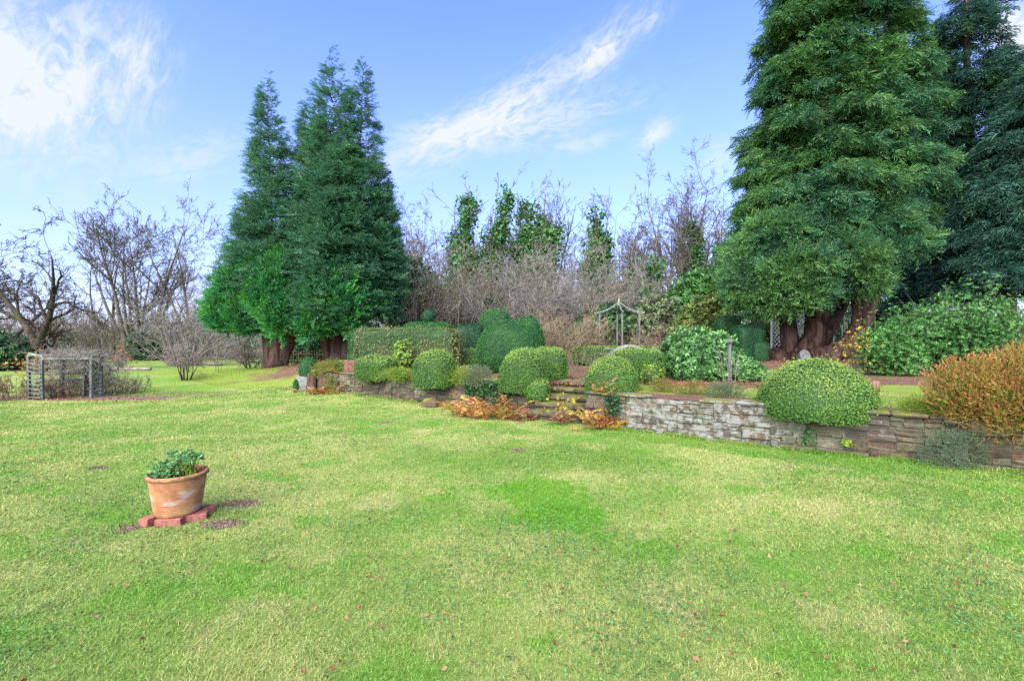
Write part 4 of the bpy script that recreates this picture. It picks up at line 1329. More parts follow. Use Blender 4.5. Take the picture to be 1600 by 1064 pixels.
twiggy("pale_stemmed_shrub", "leafless shrub of long pale arching stems left of the left conifers", "shrub", at(283, 24), R(65), 20, 3.0, .05, 3, (6, 5, 4), B_PALE, B_MAUVE, None, .85, .3, ratio=.5, wob=.14, up=.01, ang_=(20, 50), rmin=.007, bare=.25)
twiggy("small_tree", "small grey multi-stemmed tree standing alone on the lawn, left", "tree", at(291, 17.2), R(66), 8, 1.15, .03, 3, (7, 5, 4), B_DARK, B_PALE, None, .3, .12, ratio=.6, wob=.18, up=.0, ang_=(30, 70), rmin=.005, bare=.45)
twiggy("small_tree", "little spreading leafless tree left of the left conifer's trunk", "tree", at(391, 21.5), R(67), 5, 1.1, .035, 3, (7, 5, 4), B_DARK, B_GREY, None, .7, .1, ratio=.7, wob=.2, up=-.01, ang_=(30, 70), rmin=.006, bare=.3)
twiggy("sapling", "thin leafless sapling on the lawn between the two little trees", "tree", at(341, 19), R(68), 3, .9, .014, 2, (6, 4), B_GREY, B_GREY, None, .15, .08, ratio=.45, rmin=.004)
for k, (px, d, n_, L_, lab) in enumerate(((20, 13.3, 34, .62, "reddish leafless stems in the bed at the left edge"), (-45, 13.0, 34, .75, "reddish leafless stems beyond the left edge of the bed"),
                                     (110, 13.9, 30, .62, "tangled leafless shrub inside the trellis arbour"), (188, 14.4, 22, .66, "leafless rose bush just right of the trellis arbour"),
                                     (172, 14.9, 14, .55, "smaller leafless bush touching the arbour's right ladder"), (203, 14.8, 12, .5, "short dark-stemmed bush at the right end of the arbour bed"))):
    twiggy("rose_bush", lab, "shrub", at(px, d), R(70 + k), n_, L_, .010, 2, (5, 4), B_RED if k < 2 else B_DARK, B_RED if k < 3 else B_TAN, None, .55, .35, ratio=.55, wob=.2, rmin=.0035, bare=.15)

# far wood closing the view
rng = np.random.default_rng(2)
n = 26000
X_ = rng.uniform(-95, 95, n)
Y_ = rng.uniform(52, 74, n)
top = 3.0 + 1.2 * np.sin(X_ * .21) + .9 * np.sin(X_ * .55 + 1) + .7 * np.sin(X_ * 1.3 + 2) + np.where(X_ < -22, -1.0, .5)
Z_ = rng.random(n) ** .8 * top
P0 = np.stack([X_, Y_, Z_], -1)
D_ = nrm(np.stack([rng.normal(0, .5, n), rng.normal(0, .5, n), np.abs(rng.normal(1, .3, n))], -1))
mb = MB()
cones(mb, P0, P0 + D_ * rng.uniform(.6, 1.6, n)[:, None], np.full(n, .05), np.full(n, .008), 3)
n2 = 9000
w = rng.integers(0, n, n2)
inst(mb, ROS[0], P0[w] * np.array([1, 1, .6]), frames(rng.normal(0, 1, (n2, 3))), .5 * rng.uniform(.6, 1.3, n2), mi=1)
tag(mb.build("distant_woodland", [B_MAUVE, G_EVER]), None, None, kind='stuff')

# ------------------------------------------------------------------ conifers
SPR = [spray_proto(i, 8, 40, .30, .12, .065, .3, .45) for i in range(4)]
SPRD = [spray_proto(i + 20, 8, 40, .32, .14, .07, .7, .45) for i in range(4)]
SHOOT = [spray_proto(i + 40, 6, 30, .32, .2, .085, -.15, .5) for i in range(3)]


def crown(mb, wood, rng, stems, nb, ns, size, protos, bend=.1, lift=.25, upb=.15, spread=.28, tier=None, mi=0, wr=.03, gaps=0.0, front=False):
    for (b, tp, prof, wgt) in stems:
        b, tp = np.array(b, float), np.array(tp, float)
        hs, rs = np.array([p_[0] for p_ in prof]), np.array([p_[1] for p_ in prof])
        grid = np.linspace(hs[0], hs[-1], 400)
        wt = np.interp(grid, hs, rs) + .45
        k = int(nb * wgt)
        f = rng.choice(grid, k, p=wt / wt.sum())
        if tier:
            f = np.where(rng.random(k) < .8, np.round(f * tier) / tier + rng.normal(0, .006, k), f)
        a = rng.uniform(0, 2 * np.pi, k)
        if gaps:
            p_ = rng.uniform(0, 6.28, 4)
            fld = np.sin(a * 2 + f * 23 + p_[0]) + np.sin(a * 3 - f * 31 + p_[1]) + np.sin(f * 47 + a + p_[2]) + .6 * np.sin(a * 5 + f * 61 + p_[3])
            kk = fld > np.quantile(fld, gaps)
            if front:                                     # the stems show where boughs have died back
                kk &= ~((np.sin(a) < -.45) & (f > .22) & (f < .62) & (rng.random(k) < .8))
            f, a = f[kk], a[kk]
            k = len(f)
        Rf = np.interp(f, hs, rs)
        o_ = np.stack([np.cos(a), np.sin(a), np.zeros(k)], -1)
        L = Rf * (1.06 - .42 * rng.random(k) ** 1.6)
        tip = b + (tp - b) * f[:, None] + o_ * L[:, None]
        st_ = b + (tp - b) * np.clip(f - lift * L / np.linalg.norm(tp - b), .02, 1)[:, None]
        cones(wood, st_, st_ + (tip - st_) * .75, np.full(k, wr) * (.4 + L / L.max()), np.full(k, .008), 3, mi=1 if wood is mb else 0)
        cnt = np.maximum(4, (ns * (L / rs.max()) ** .8 * rng.uniform(.6, 1.4, k))).astype(int)
        ki = np.repeat(np.arange(k), cnt)
        n = len(ki)
        t_ = 1 - .72 * rng.random(n) ** 1.35
        ax = tip - st_
        side = np.stack([-o_[:, 1], o_[:, 0], np.zeros(k)], -1)
        lat = rng.normal(0, 1, n) * spread * (.25 + .75 * (1 - t_)) * np.minimum(L[ki], 1.6)
        P_ = st_[ki] + ax[ki] * t_[:, None] + side[ki] * lat[:, None]
        P_[:, 2] += bend * L[ki] * 4 * t_ * (1 - t_) + rng.normal(0, .09, n)
        D = nrm(ax)[ki] * .8 + side[ki] * (np.sign(lat) * np.abs(rng.normal(.45, .4, n)))[:, None] + rng.normal(0, .25, (n, 3)) + np.array([0, 0, upb])
        w_ = rng.integers(0, len(protos), n)
        S = size * rng.uniform(.6, 1.25, n) * np.clip(.55 + .45 * L[ki] / 1.0, .5, 1.1)
        for i in range(len(protos)):
            q_ = w_ == i
            inst(mb, protos[i], P_[q_], frames(D[q_], rng.normal(0, .55, q_.sum())), S[q_], mi=mi)


def lobe(mb, rng, c, abc, n, size, protos, mi=0, up=.75, amp=.12):
    D = nrm(rng.normal(0, 1, (n, 3)))
    U = D * (1 + amp * 2 * lumps(D, np.random.default_rng(int(rng.integers(1 << 30))), 8, (3, 7)))[:, None] * (rng.uniform(.62, 1.0, (n, 1)) ** .5)
    P_ = np.array(c) + U * np.array(abc)
    d_ = nrm(D * np.array([1, 1, .6]) + rng.normal(0, .3, (n, 3)) + np.array([0, 0, up]))
    w_ = rng.integers(0, len(protos), n)
    for i in range(len(protos)):
        q_ = w_ == i
        inst(mb, protos[i], P_[q_], frames(d_[q_], rng.uniform(0, 6.28, q_.sum())), size * rng.uniform(.65, 1.25, q_.sum()), mi=mi)


def loc(px, py, d, b):
    return ((px - 800) / F * d - b[0], d - b[1], zpx(py, d) - b[2])


# left spire
b = at(431, 20.0)
o = thing("conifer", "single-spired tall conifer, left of the pair on the lawn", "tree", b, 0, "tall conifers around the garden")
rng = np.random.default_rng(1)
mb, wd = MB(), MB()
top_ = loc(417, 122, 20, b)
crown(mb, wd, rng, [((0, 0, 1.6), top_, [(0, 1.5), (.12, 1.85), (.3, 1.55), (.5, 1.02), (.7, .75), (.85, .5), (.95, .26), (1, .08)], .95)], 640, 36, .36, SPR, upb=.2, spread=.34)
crown(mb, wd, rng, [(loc(375, 500, 20.3, b), loc(395, 300, 20, b), [(0, .9), (.3, 1.05), (.7, .75), (1, .25)], 1)], 100, 34, .4, SPR)
mb.build("crown", [G_CON, B_YEW], o)
wd.build("branches", B_YEW, o)
mb = MB()
for (px, py, dd, a_, b_, c_, n_) in ((364, 483, 19.4, .74, .95, 1.0, 1120), (385, 492, 19.1, .62, .8, .82, 768), (376, 455, 19.6, .66, .9, .8, 768), (424, 462, 18.9, .75, .85, 1.05, 1024), (440, 490, 18.7, .68, .75, .85, 896), (412, 430, 19.2, .55, .7, .75, 528), (352, 498, 19.6, .45, .7, .6, 416), (440, 430, 19.1, .6, .7, .9, 560), (470, 470, 20.9, .7, .9, 1.1, 560)):
    lobe(mb, rng, loc(px, py, dd, b), (a_, b_, c_), n_, .42, SHOOT)
mb.build("lower_crown", G_LOBE, o)
mb = MB()
tube(mb, [(-.1, 0, -.15), (-.12, 0, .2), (-.2, 0, .7), (-.35, .05, 1.5), (-.3, .1, 3), (-.2, .1, 6)], [.50, .34, .30, .25, .2, .12], 18, .13, seed=1)
tube(mb, [(.15, -.05, -.15), (.2, -.05, .25), (.42, 0, .8), (.95, .05, 1.7), (1.1, .1, 3), (.5, .1, 5)], [.46, .32, .28, .22, .16, .1], 16, .13, seed=2)
tube(mb, [(.1, -.25, -.1), (.08, -.2, .3), (.1, -.1, 1.0), (.2, 0, 2.2)], [.4, .3, .28, .2], 14, .13, seed=3)
mb.build("trunk", B_YEW, o, smooth=True)
mb = MB()
tube(mb, [(.33, -.42, 1.0), (.5, -.45, 1.35), (.62, -.42, 1.75)], [.035, .03, .02], 6, 0)
mb.build("dead_branch", B_PALE, o)

# left, many-spired
b = at(522, 20.2)
o = thing("conifer", "many-spired tall conifer, right of the pair on the lawn", "tree", b, 0, "tall conifers around the garden")
rng = np.random.default_rng(2)
mb, wd = MB(), MB()
P_a = [(0, 1.5), (.1, 1.9), (.3, 1.7), (.5, 1.35), (.7, .95), (.86, .58), (.95, .3), (1, .1)]
crown(mb, wd, rng, [((0, -.1, 1.6), loc(520, 78, 20.2, b), P_a, 1.0),
                   ((.9, .1, 1.7), loc(567, 92, 20.6, b), [(0, 1.5), (.15, 1.9), (.35, 1.55), (.6, 1.0), (.8, .62), (.93, .36), (1, .1)], 1.0),
                   ((-.9, .1, 1.7), loc(490, 132, 20.5, b), [(0, 1.2), (.2, 1.2), (.5, .95), (.75, .62), (.92, .4), (1, .1)], .75),
                   ((.2, -1.0, 1.4), loc(535, 200, 19.6, b), [(0, 1.5), (.3, 1.4), (.6, 1.0), (.85, .6), (1, .15)], .7),
                   ((1.5, .6, 1.8), loc(598, 280, 20.8, b), [(0, 1.0), (.3, 1.15), (.6, .85), (1, .2)], .55),
                   ((-.9, -.7, 1.9), loc(478, 330, 19.5, b), [(0, 1.1), (.3, 1.1), (.7, .7), (1, .2)], .5)], 470, 36, .36, SPR, upb=.2, spread=.34)
mb.build("crown", [G_CON, B_YEW], o)
wd.build("branches", B_YEW, o)
mb = MB()
for (px, py, dd, a_, b_, c_, n_) in ((500, 482, 18.8, .68, .8, 1.05, 640), (492, 503, 18.6, .62, .7, .65, 480), (538, 470, 18.8, .72, .8, 1.0, 640), (520, 448, 18.9, .7, .8, .7, 480), (540, 500, 18.9, .55, .7, .6, 350), (480, 455, 19.2, .6, .7, .8, 350), (575, 480, 20, .7, .9, 1.1, 350)):
    lobe(mb, rng, loc(px, py, dd, b), (a_, b_, c_), n_, .42, SHOOT)
mb.build("lower_crown", G_LOBE, o)
mb = MB()
tube(mb, [(-.15, 0, -.15), (-.15, 0, .25), (-.35, 0, .9), (-.85, 0, 1.7), (-.9, .1, 4)], [.42, .29, .25, .2, .12], 16, .13, seed=4)
tube(mb, [(.1, 0, -.15), (.1, 0, .3), (.1, 0, 1.2), (.0, 0, 3), (-.05, 0, 7)], [.48, .34, .28, .24, .14], 18, .14, seed=5)
tube(mb, [(.45, .05, -.15), (.5, .05, .4), (.68, .05, 1.4), (.9, .1, 3), (1.1, .1, 6)], [.42, .3, .25, .2, .12], 16, .13, seed=6)
mb.build("trunk", B_YEW, o, smooth=True)

# big right-hand cypress
b = at(1262, 17.3)
o = thing("cypress", "huge many-trunked cypress filling the upper right, cut by the top edge", "tree", b, 0, "tall conifers around the garden")
rng = np.random.default_rng(3)
mb, wd = MB(), MB()
def S(px0, py0, d0, px1, py1, d1, prof, w_):
    return (loc(px0, py0, d0, b), loc(px1, py1, d1, b), prof, w_)
PR = [(0, 1.6), (.15, 1.9), (.4, 1.75), (.7, 1.3), (.9, .8), (1, .25)]
crown(mb, wd, rng, [S(1240, 425, 16.8, 1262, -150, 17.2, PR, 1.15), S(1282, 430, 16.2, 1285, -190, 17.2, PR, 1.2), S(1320, 430, 16.4, 1325, -190, 17.4, PR, 1.2),
                   S(1362, 375, 16.6, 1365, -140, 17.6, PR, 1.1), S(1398, 375, 17.4, 1418, 0, 18.2, [(0, 1.2), (.3, 1.4), (.6, 1.05), (.9, .5), (1, .15)], .9),
                   S(1196, 470, 17.0, 1212, 150, 17.4, [(0, 1.0), (.3, 1.2), (.6, .8), (1, .2)], .75)], 290, 84, .38, SPRD, bend=.16, lift=.12, upb=-.15, spread=.42, wr=.03, gaps=.4, front=True)
# skirts of the lowest boughs
for (px, py, dd, a_, b_, c_, n_) in ((1182, 445, 16.2, .85, 1.0, .85, 900), (1215, 458, 15.6, .85, .9, .5, 760), (1245, 420, 15.2, 1.0, 1.0, .5, 800), (1262, 455, 15.0, .55, .6, .36, 420), (1310, 402, 15.2, 1.0, 1.0, .5, 760),
                                    (1345, 440, 15.2, .65, .7, .28, 420), (1390, 385, 15.8, .85, .9, .42, 700), (1160, 425, 16.8, .5, .7, .9, 560), (1225, 365, 15.6, .9, .9, .5, 650), (1205, 385, 16, .8, .9, .6, 620), (1370, 345, 15.6, .9, .9, .5, 620), (1290, 345, 15.4, .8, .8, .45, 480)):
    lobe(mb, rng, loc(px, py, dd, b), (a_, b_, c_), n_, .42, SPRD, up=.1, amp=.22)
mb.build("crown", [G_CON2, B_YEW], o)
wd.build("branches", B_YEW, o)
mb = MB()
def TR(pts, rad, sides, sd):
    tube(mb, [loc(px, py, d_, b) for px, py, d_ in pts], rad, sides, .14, seed=sd)
TR([(1247, 572, 17.0), (1258, 552, 17.0), (1272, 525, 17), (1274, 500, 17), (1272, 470, 17), (1272, 380, 17), (1283, 160, 17.2)], [.58, .42, .32, .31, .30, .26, .18], 20, 11)
TR([(1236, 570, 17.4), (1234, 545, 17.4), (1230, 500, 17.4), (1224, 460, 17.4), (1225, 300, 17.3), (1232, 100, 17.3)], [.42, .30, .25, .23, .2, .1], 14, 12)
TR([(1236, 570, 17.7), (1240, 530, 17.7), (1236, 495, 17.8), (1228, 450, 17.8)], [.3, .18, .15, .14], 14, 13)
TR([(1272, 566, 16.6), (1304, 555, 16.4), (1328, 538, 16.3), (1345, 510, 16.3), (1355, 485, 16.3), (1368, 450, 16.4), (1375, 410, 16.5), (1378, 200, 17.2)], [.5, .36, .31, .29, .27, .24, .2, .13], 18, 15)
TR([(1342, 512, 16.3), (1344, 490, 16.3), (1340, 462, 16.3), (1335, 420, 16.5), (1330, 150, 17.2)], [.28, .25, .22, .19, .1], 14, 16)
TR([(1276, 500, 16.9), (1292, 482, 16.8), (1308, 462, 16.8), (1316, 430, 16.9), (1314, 180, 17.2)], [.3, .24, .22, .2, .12], 14, 17)
TR([(1280, 540, 17.6), (1296, 515, 17.6), (1310, 490, 17.6), (1325, 460, 17.6)], [.3, .2, .18, .15], 12, 18)
TR([(1225, 566, 16.7), (1212, 556, 16.8), (1206, 546, 16.9)], [.34, .3, .24], 14, 20)
mb.build("trunk", B_YEW, o, smooth=True)
mb = MB()
x_, y_, z_ = loc(1258, 555, 16.35, b)
M_ = frames(np.array([[-.15, -1.0, .42]]))[0]
a_ = np.linspace(0, 6.28, 15)[:-1]
ringp = [np.array([x_, y_, z_]) + M_[:, 1] * math.cos(q_) * .17 + M_[:, 2] * math.sin(q_) * .21 for q_ in a_]
back = [p_ - M_[:, 0] * .3 for p_ in ringp]
mb.add(ringp + back + [np.array([x_, y_, z_]) + M_[:, 0] * .01], [(i, (i + 1) % 14, 14 + (i + 1) % 14, 14 + i) for i in range(14)], [(28, i, (i + 1) % 14) for i in range(14)])
mb.build("sawn_stub", SAWN, o)

# right-hand spire behind
b = at(1524, 21.5)
o = thing("conifer", "dark conifer with bare central trunk showing, behind the cypress at right", "tree", b, 0, "tall conifers around the garden")
rng = np.random.default_rng(4)
mb, wd = MB(), MB()
crown(mb, wd, rng, [(loc(1522, 470, 21.5, b), loc(1508, -45, 21.5, b), [(0, 2.9), (.2, 2.7), (.4, 2.0), (.6, 1.7), (.8, 1.25), (.93, .8), (1, .25)], 1.15),
                   (loc(1462, 440, 22, b), loc(1455, 50, 22, b), [(0, 1.6), (.4, 1.4), (.8, .8), (1, .2)], .7),
                   (loc(1480, 470, 20.5, b), loc(1490, 330, 20.5, b), [(0, 1.9), (.5, 1.7), (1, .8)], .6)], 420, 52, .5, SPRD, bend=.14, lift=.12, upb=-.15, spread=.45, wr=.03, gaps=.3)
mb.build("crown", [G_CON3, B_YEW], o)
wd.build("branches", B_YEW, o)
mb = MB()
tube(mb, [loc(1530, 560, 21.5, b), loc(1526, 500, 21.5, b), loc(1518, 300, 21.5, b), loc(1511, 100, 21.5, b), loc(1508, -20, 21.5, b)], [.36, .27, .2, .12, .05], 14, .1, seed=20)
mb.build("trunk", B_YEW, o, smooth=True)

b = at(1625, 16.5)
o = thing("conifer", "dark conifer at the right edge whose thick trunk leans left", "tree", b, 0, "tall conifers around the garden")
rng = np.random.default_rng(5)
mb, wd = MB(), MB()
crown(mb, wd, rng, [(loc(1590, 455, 17, b), loc(1640, 60, 19, b), [(0, 2.2), (.25, 2.1), (.5, 1.6), (.8, .9), (1, .2)], 1.0),
                   (loc(1560, 450, 18.5, b), loc(1580, 300, 18.5, b), [(0, 1.8), (.5, 1.5), (1, .6)], .6),
                   (loc(1690, 440, 18, b), loc(1720, 20, 18, b), [(0, 2.0), (.5, 1.6), (1, .2)], .8)], 330, 50, .5, SPRD, bend=.14, lift=.12, upb=-.15, spread=.45, gaps=.25)
mb.build("crown", [G_CON3, B_YEW], o)
wd.build("branches", B_YEW, o)
mb = MB()
tube(mb, [loc(1640, 575, 16.5, b), loc(1612, 548, 16.4, b), loc(1588, 520, 16.4, b), loc(1572, 488, 16.6, b), loc(1580, 400, 17.2, b), loc(1620, 150, 18.5, b)], [.42, .34, .30, .25, .2, .1], 14, .12, seed=21)
mb.build("trunk", B_YEW, o, smooth=True)

# ------------------------------------------------------------------ pot, plants, bricks
px_, py_ = -2.735, 3.93
pz = g(px_, py_)
pot = thing("terracotta_pot", "large terracotta flower pot with whitish stains on the lawn", "flower pot", (px_, py_, pz + .058))
pot.scale = (.87, .87, .87)
mb = MB()
prof = [(0, 0), (.165, 0), (.178, .004), (.182, .02)]
for i in range(40):
    z_ = .03 + .30 * i / 39
    r_ = .183 + .048 * ((z_ - .02) / .31) ** .85 + (.0022 * math.sin(z_ * 520) if z_ < .13 else 0)
    prof.append((r_, z_))
prof += [(.233, .345)]
lathe(mb, prof, 56)
mb.build("body", POTM, pot, smooth=True)
mb = MB()
lathe(mb, [(.231, .338), (.243, .343), (.250, .353), (.251, .365), (.246, .376), (.236, .381), (.224, .379), (.216, .370), (.212, .34), (.206, .30)], 56)
mb.build("rim", POTM, pot, smooth=True)
mb = MB()
rng = np.random.default_rng(6)
lathe(mb, [(.208, .325), (.16, .335), (.1, .34), (.05, .345), (0.001, .345)], 40)
mb.build("soil", SOIL, pot, smooth=True)


def potplant(label, ox, oy, n, rad, h, seed, stalk):
    rng = np.random.default_rng(seed)
    o = thing("leafy_plant", label, "plant", (px_ + ox * .87, py_ + oy * .87, pz + .058 + .30), 0, "plants in the terracotta pot")
    o.scale = (.9, .9, .9)
    a = rng.uniform(0, 6.28, n)
    rr_ = rad * np.sqrt(rng.random(n))
    P_ = np.stack([np.cos(a) * rr_, np.sin(a) * rr_, stalk + (h - stalk) * (1 - (rr_ / rad) ** 2 * .6) * rng.uniform(.35, 1, n)], -1)
    D = nrm(np.stack([np.cos(a) * rr_ / rad * .9, np.sin(a) * rr_ / rad * .9, np.full(n, .8)], -1) + rng.normal(0, .35, (n, 3)))
    mb = MB()
    for i in range(2):
        q_ = np.arange(n) % 2 == i
        inst(mb, ROSN[i], P_[q_], frames(D[q_], rng.uniform(0, 6.28, q_.sum())), .048 * rng.uniform(.7, 1.3, q_.sum()), mi=0)
    mb.build("foliage", G_POT, o)
    mb = MB()
    m_ = min(n, 26)
    B0 = np.stack([rng.normal(0, .03, m_), rng.normal(0, .03, m_), np.zeros(m_)], -1)
    cones(mb, B0, P_[:m_], np.full(m_, .005), np.full(m_, .003), 5)
    mb.build("stems", G_LIME, o)


potplant("low silvery-green bushy plant in the left of the terracotta pot", -.085, -.02, 190, .135, .13, 1, .0)
potplant("taller leafy plant on bare stalks in the right of the pot", .085, .03, 130, .10, .21, 2, .10)
potplant("little lone shoot at the back left of the pot", -.11, .10, 9, .03, .2, 3, .14)

BL = [("red brick under the pot's left side, end on", -.16, -.075, 1.35), ("red brick under the pot's front, long side showing", .03, -.135, .12),
      ("red brick under the pot's front right", .17, -.03, .35), ("red brick at the back right of the pot", .155, .10, 1.2), ("red brick under the back left of the pot, mostly hidden", -.06, .13, .1)]
rng = np.random.default_rng(9)
for lab, bx_, by_, rz in BL:
    mb = MB()
    box(mb, (0, 0, .0325), (.215, .1025, .065), bev=.006, jit=.0012, rng=rng)
    o = mb.build("brick", BRICK, loc=(px_ + bx_ * .88, py_ + by_ * .88, pz - .004))
    o.scale = (.9, .9, .95)
    o.rotation_euler = (0, 0, rz)
    tag(o, lab, "brick", "bricks under the pot")

# ------------------------------------------------------------------ trellis arbour at left
ab = thing("trellis_arbour", "weathered low trellis arbour with ladder sides at far left", "arbour", (0, 0, 0))
D0 = 13.1
def pp(px, d):
    x_ = (px - 800) / F * d
    return np.array([x_, d, float(lawn_z(x_, d))])
corners = {'lf': pp(67, D0), 'lb': pp(46, D0 + .15), 'rf': pp(143, D0 + .35), 'rb': pp(158.5, D0 + .7)}
HT = {k: zpx(562 if k[1] == 'f' else 557, v[1]) for k, v in corners.items()}
for side in 'lr':
    a, c = corners[side + 'f'], corners[side + 'b']
    pan = None
    mb = MB()
    for k in 'fb':
        p_ = corners[side + k]
        bar(mb, (p_[0], p_[1], p_[2] - .05), (p_[0] - (.03 if side == 'l' else 0), p_[1], HT[side + k]), .07, .06)
    pan = mb.build("ladder_panel", WOODG, ab)
    for i in range(9):
        mb = MB()
        f = .06 + .1 * i
        za, zc = a[2] + (HT[side + 'f'] - a[2]) * f, c[2] + (HT[side + 'b'] - c[2]) * f
        bar(mb, (a[0] - .02 * f, a[1] - .045, za), (c[0] - .02 * f, c[1] - .045, zc), .05, .025, .003)
        mb.build("rung", WOODG, pan)
for k0, k1 in (('lf', 'rf'), ('lb', 'rb'), ('lf', 'lb'), ('rf', 'rb')):
    mb = MB()
    u_ = corners[k1] - corners[k0]
    p0 = np.array([*(corners[k0] - u_ * .03)[:2], HT[k0] + .03]); p1_ = np.array([*(corners[k1] + u_ * .03)[:2], HT[k1] + .03])
    if k0[0] == k1[0]:
        p0[2] += .055; p1_[2] += .055
    bar(mb, p0, p1_, .05, .05)
    mb.build("roof_beam", WOODP, ab)
for px in (97, 132):
    mb = MB()
    p_ = pp(px, D0 + .95)
    bar(mb, (p_[0], p_[1], p_[2] - .05), (p_[0], p_[1], p_[2] + 1.15), .11, .07)
    mb.build("post", WOODG, ab)
for i in range(5):
    mb = MB()
    a, c = pp(62, D0 + 1.02), pp(150, D0 + 1.02)
    z_ = .25 + .2 * i
    bar(mb, (a[0], a[1], a[2] + z_), (c[0], c[1], c[2] + z_), .03, .09)
    mb.build("back_rail", WOODB, ab)
mb = MB()
rg = R(6)
segs = []
for i in range(150):
    f = rg.random()
    c = corners['lf'] * (1 - f) + corners['rf'] * f + np.array([0, rg.uniform(0, .5), 0])
    zz = 1.16 - (.3 * rg.random() if i % 3 == 0 else 0)
    segs += grow(rg, (c[0], c[1], zz - .25 + rg.uniform(0, .09)), (rg.gauss(0, 1), rg.gauss(0, .4), rg.gauss(-.02, .1)), rg.uniform(.3, .7), .008, 2, (4, 3), up=-.02, wob=.25, ratio=.55, rmin=.0035, bare=.1)
for i in range(230):
    f = rg.random()
    c = corners['lb'] * (1 - f) + corners['rb'] * f + np.array([0, .62 + rg.uniform(-.12, .12), 0])
    segs += grow(rg, (c[0], c[1], c[2] + rg.uniform(0, .9)), (rg.gauss(0, .7), rg.gauss(0, .15), rg.gauss(.3, .6)), rg.uniform(.3, .7), .008, 2, (4, 3), up=0, wob=.25, ratio=.55, rmin=.0035, bare=.1)
P0, P1, R0, R1, K = seg_arrays(segs)
cones(mb, P0, P1, R0, R1, 3)
tag(mb.build("climbing_vine", B_MAUVE), "tangled leafless vine heaped over the trellis arbour roof", "climber")

# fallen logs
for k, (xa, xb, d_, r_, lab) in enumerate(((158, 236, 21.0, .075, "pale fallen log at the lawn's far edge, right of the trellis arbour"), (262, 346, 24.5, .10, "long thin log lying behind the small lone tree"))):
    mb = MB()
    x0, x1 = (xa - 800) / F * d_, (xb - 800) / F * d_
    n_ = 9
    rng = np.random.default_rng(k)
    xs_ = np.linspace(x0, x1, n_)
    zz = float(lawn_z((x0 + x1) / 2, d_)) + (r_ * .8 if k < 2 else .55)
    tube(mb, np.stack([xs_ - (x0 + x1) / 2, rng.normal(0, .03, n_), rng.normal(0, .02, n_)], -1), np.linspace(r_, r_ * .8, n_), 10, .08, seed=k)
    o = mb.build("log", [B_PALE if k < 2 else B_GREY], loc=((x0 + x1) / 2, d_, zz), smooth=True)
    tag(o, lab, "log")

# picket fence glimpsed under the conifers
x0, x1, d_ = (445 - 800) / F * 24, (535 - 800) / F * 24, 24.0
fo = thing("picket_fence", "low brown picket fence glimpsed between the left conifer trunks", "fence", ((x0 + x1) / 2, d_, g((x0 + x1) / 2, d_)))
for z_ in (.2, .5):
    mb = MB(); bar(mb, (-(x1 - x0) / 2, .03, z_), ((x1 - x0) / 2, .03, z_), .03, .06); mb.build("rail", WOODB, fo)
for i in range(22):
    x_ = -(x1 - x0) / 2 + (x1 - x0) * (i + .5) / 22
    mb = MB(); bar(mb, (x_, 0, 0), (x_, 0, .68), .06, .02); mb.build("picket", WOODB, fo)

# stones and stumps at the wall's left end
rng = np.random.default_rng(12)
mb = MB(); box(mb, (0, 0, .22), (.36, .1, .46), bev=.02, jit=.01, rng=rng)
o = mb.build("stone_slab", SLAB, loc=(*at(470, 13.3)[:2], at(470, 13.3)[2] - .05)); o.rotation_euler = (-.25, .12, .2)
tag(o, "pale stone slab leaning at the wall's left end", "stone slab")
for px, d_, h_, r_, lab in ((487, 12.95, .52, .13, "taller brown tree stump at the wall's left end"), (507, 12.75, .42, .16, "wider brown tree stump nearest the wall's left end")):
    mb = MB(); tube(mb, [(0, 0, -.05), (0, 0, .1), (.02, 0, h_ * .7), (.01, 0, h_)], [r_ * 1.25, r_, r_ * .92, r_ * .85], 14, .14, seed=px)
    tag(mb.build("tree_stump", B_YEW, loc=at(px, d_), smooth=True), lab, "stump")
mb = MB(); box(mb, (0, 0, .08), (.34, .22, .36), bev=.02, jit=.01, rng=rng)
tag(mb.build("sandstone_block", REDST, loc=(*at(549, 12.45)[:2], .60)), "red sandstone block topping the wall's left end", "stone")
for px, d_, sz, lab in ((672, 10.15, .24, "mossy boulder leaning at the wall foot under the round ball"), (487, 12.6, .2, "mossy stone at the foot of the stumps")):
    mb = MB()
    superq(mb, rng, np.array([0, 0, sz * .35]), (sz * .75, sz * .55, sz * .6), 2.6, 0, .02, .01, .1, 0, 0)
    tag(mb.build("boulder", COPE, loc=at(px, d_) if False else (*at(px, d_)[:2], float(lawn_z(*at(px, d_)[:2])) - .02)), lab, "boulder")

# ------------------------------------------------------------------ rose arbour
b = at(967, 18.0)
ra = thing("rose_arbour", "pale wooden rose arbour with swept-up peaked top behind the hedges", "arbour", b)
zt = zpx(490, 18) - b[2]
zp = zpx(473, 18) - b[2]
for (lx, ly) in ((-.70, .15), (-.05, -.75), (.10, .75), (.75, -.05)):
    mb = MB(); bar(mb, (lx, ly, -.1), (lx, ly, zt), .055, .055); mb.build("post", WOODG, ra)
    mb = MB()
    pts = []
    for i in range(8):
        t_ = i / 7
        pts.append((lx * 1.28 * (1 - t_), ly * 1.28 * (1 - t_), zt + .03 + (zp - zt) * t_ ** 2.0))
    for i in range(7):
        bar(mb, pts[i], pts[i + 1], .035, .06, .002)
    mb.build("swept_rafter", WOODG, ra)
mb = MB(); lathe(mb, [(.0, zp + .17), (.03, zp + .13), (.035, zp + .1), (.05, zp + .05), (.05, zp - .1), (0, zp - .12)], 10); mb.build("finial", WOODP, ra)

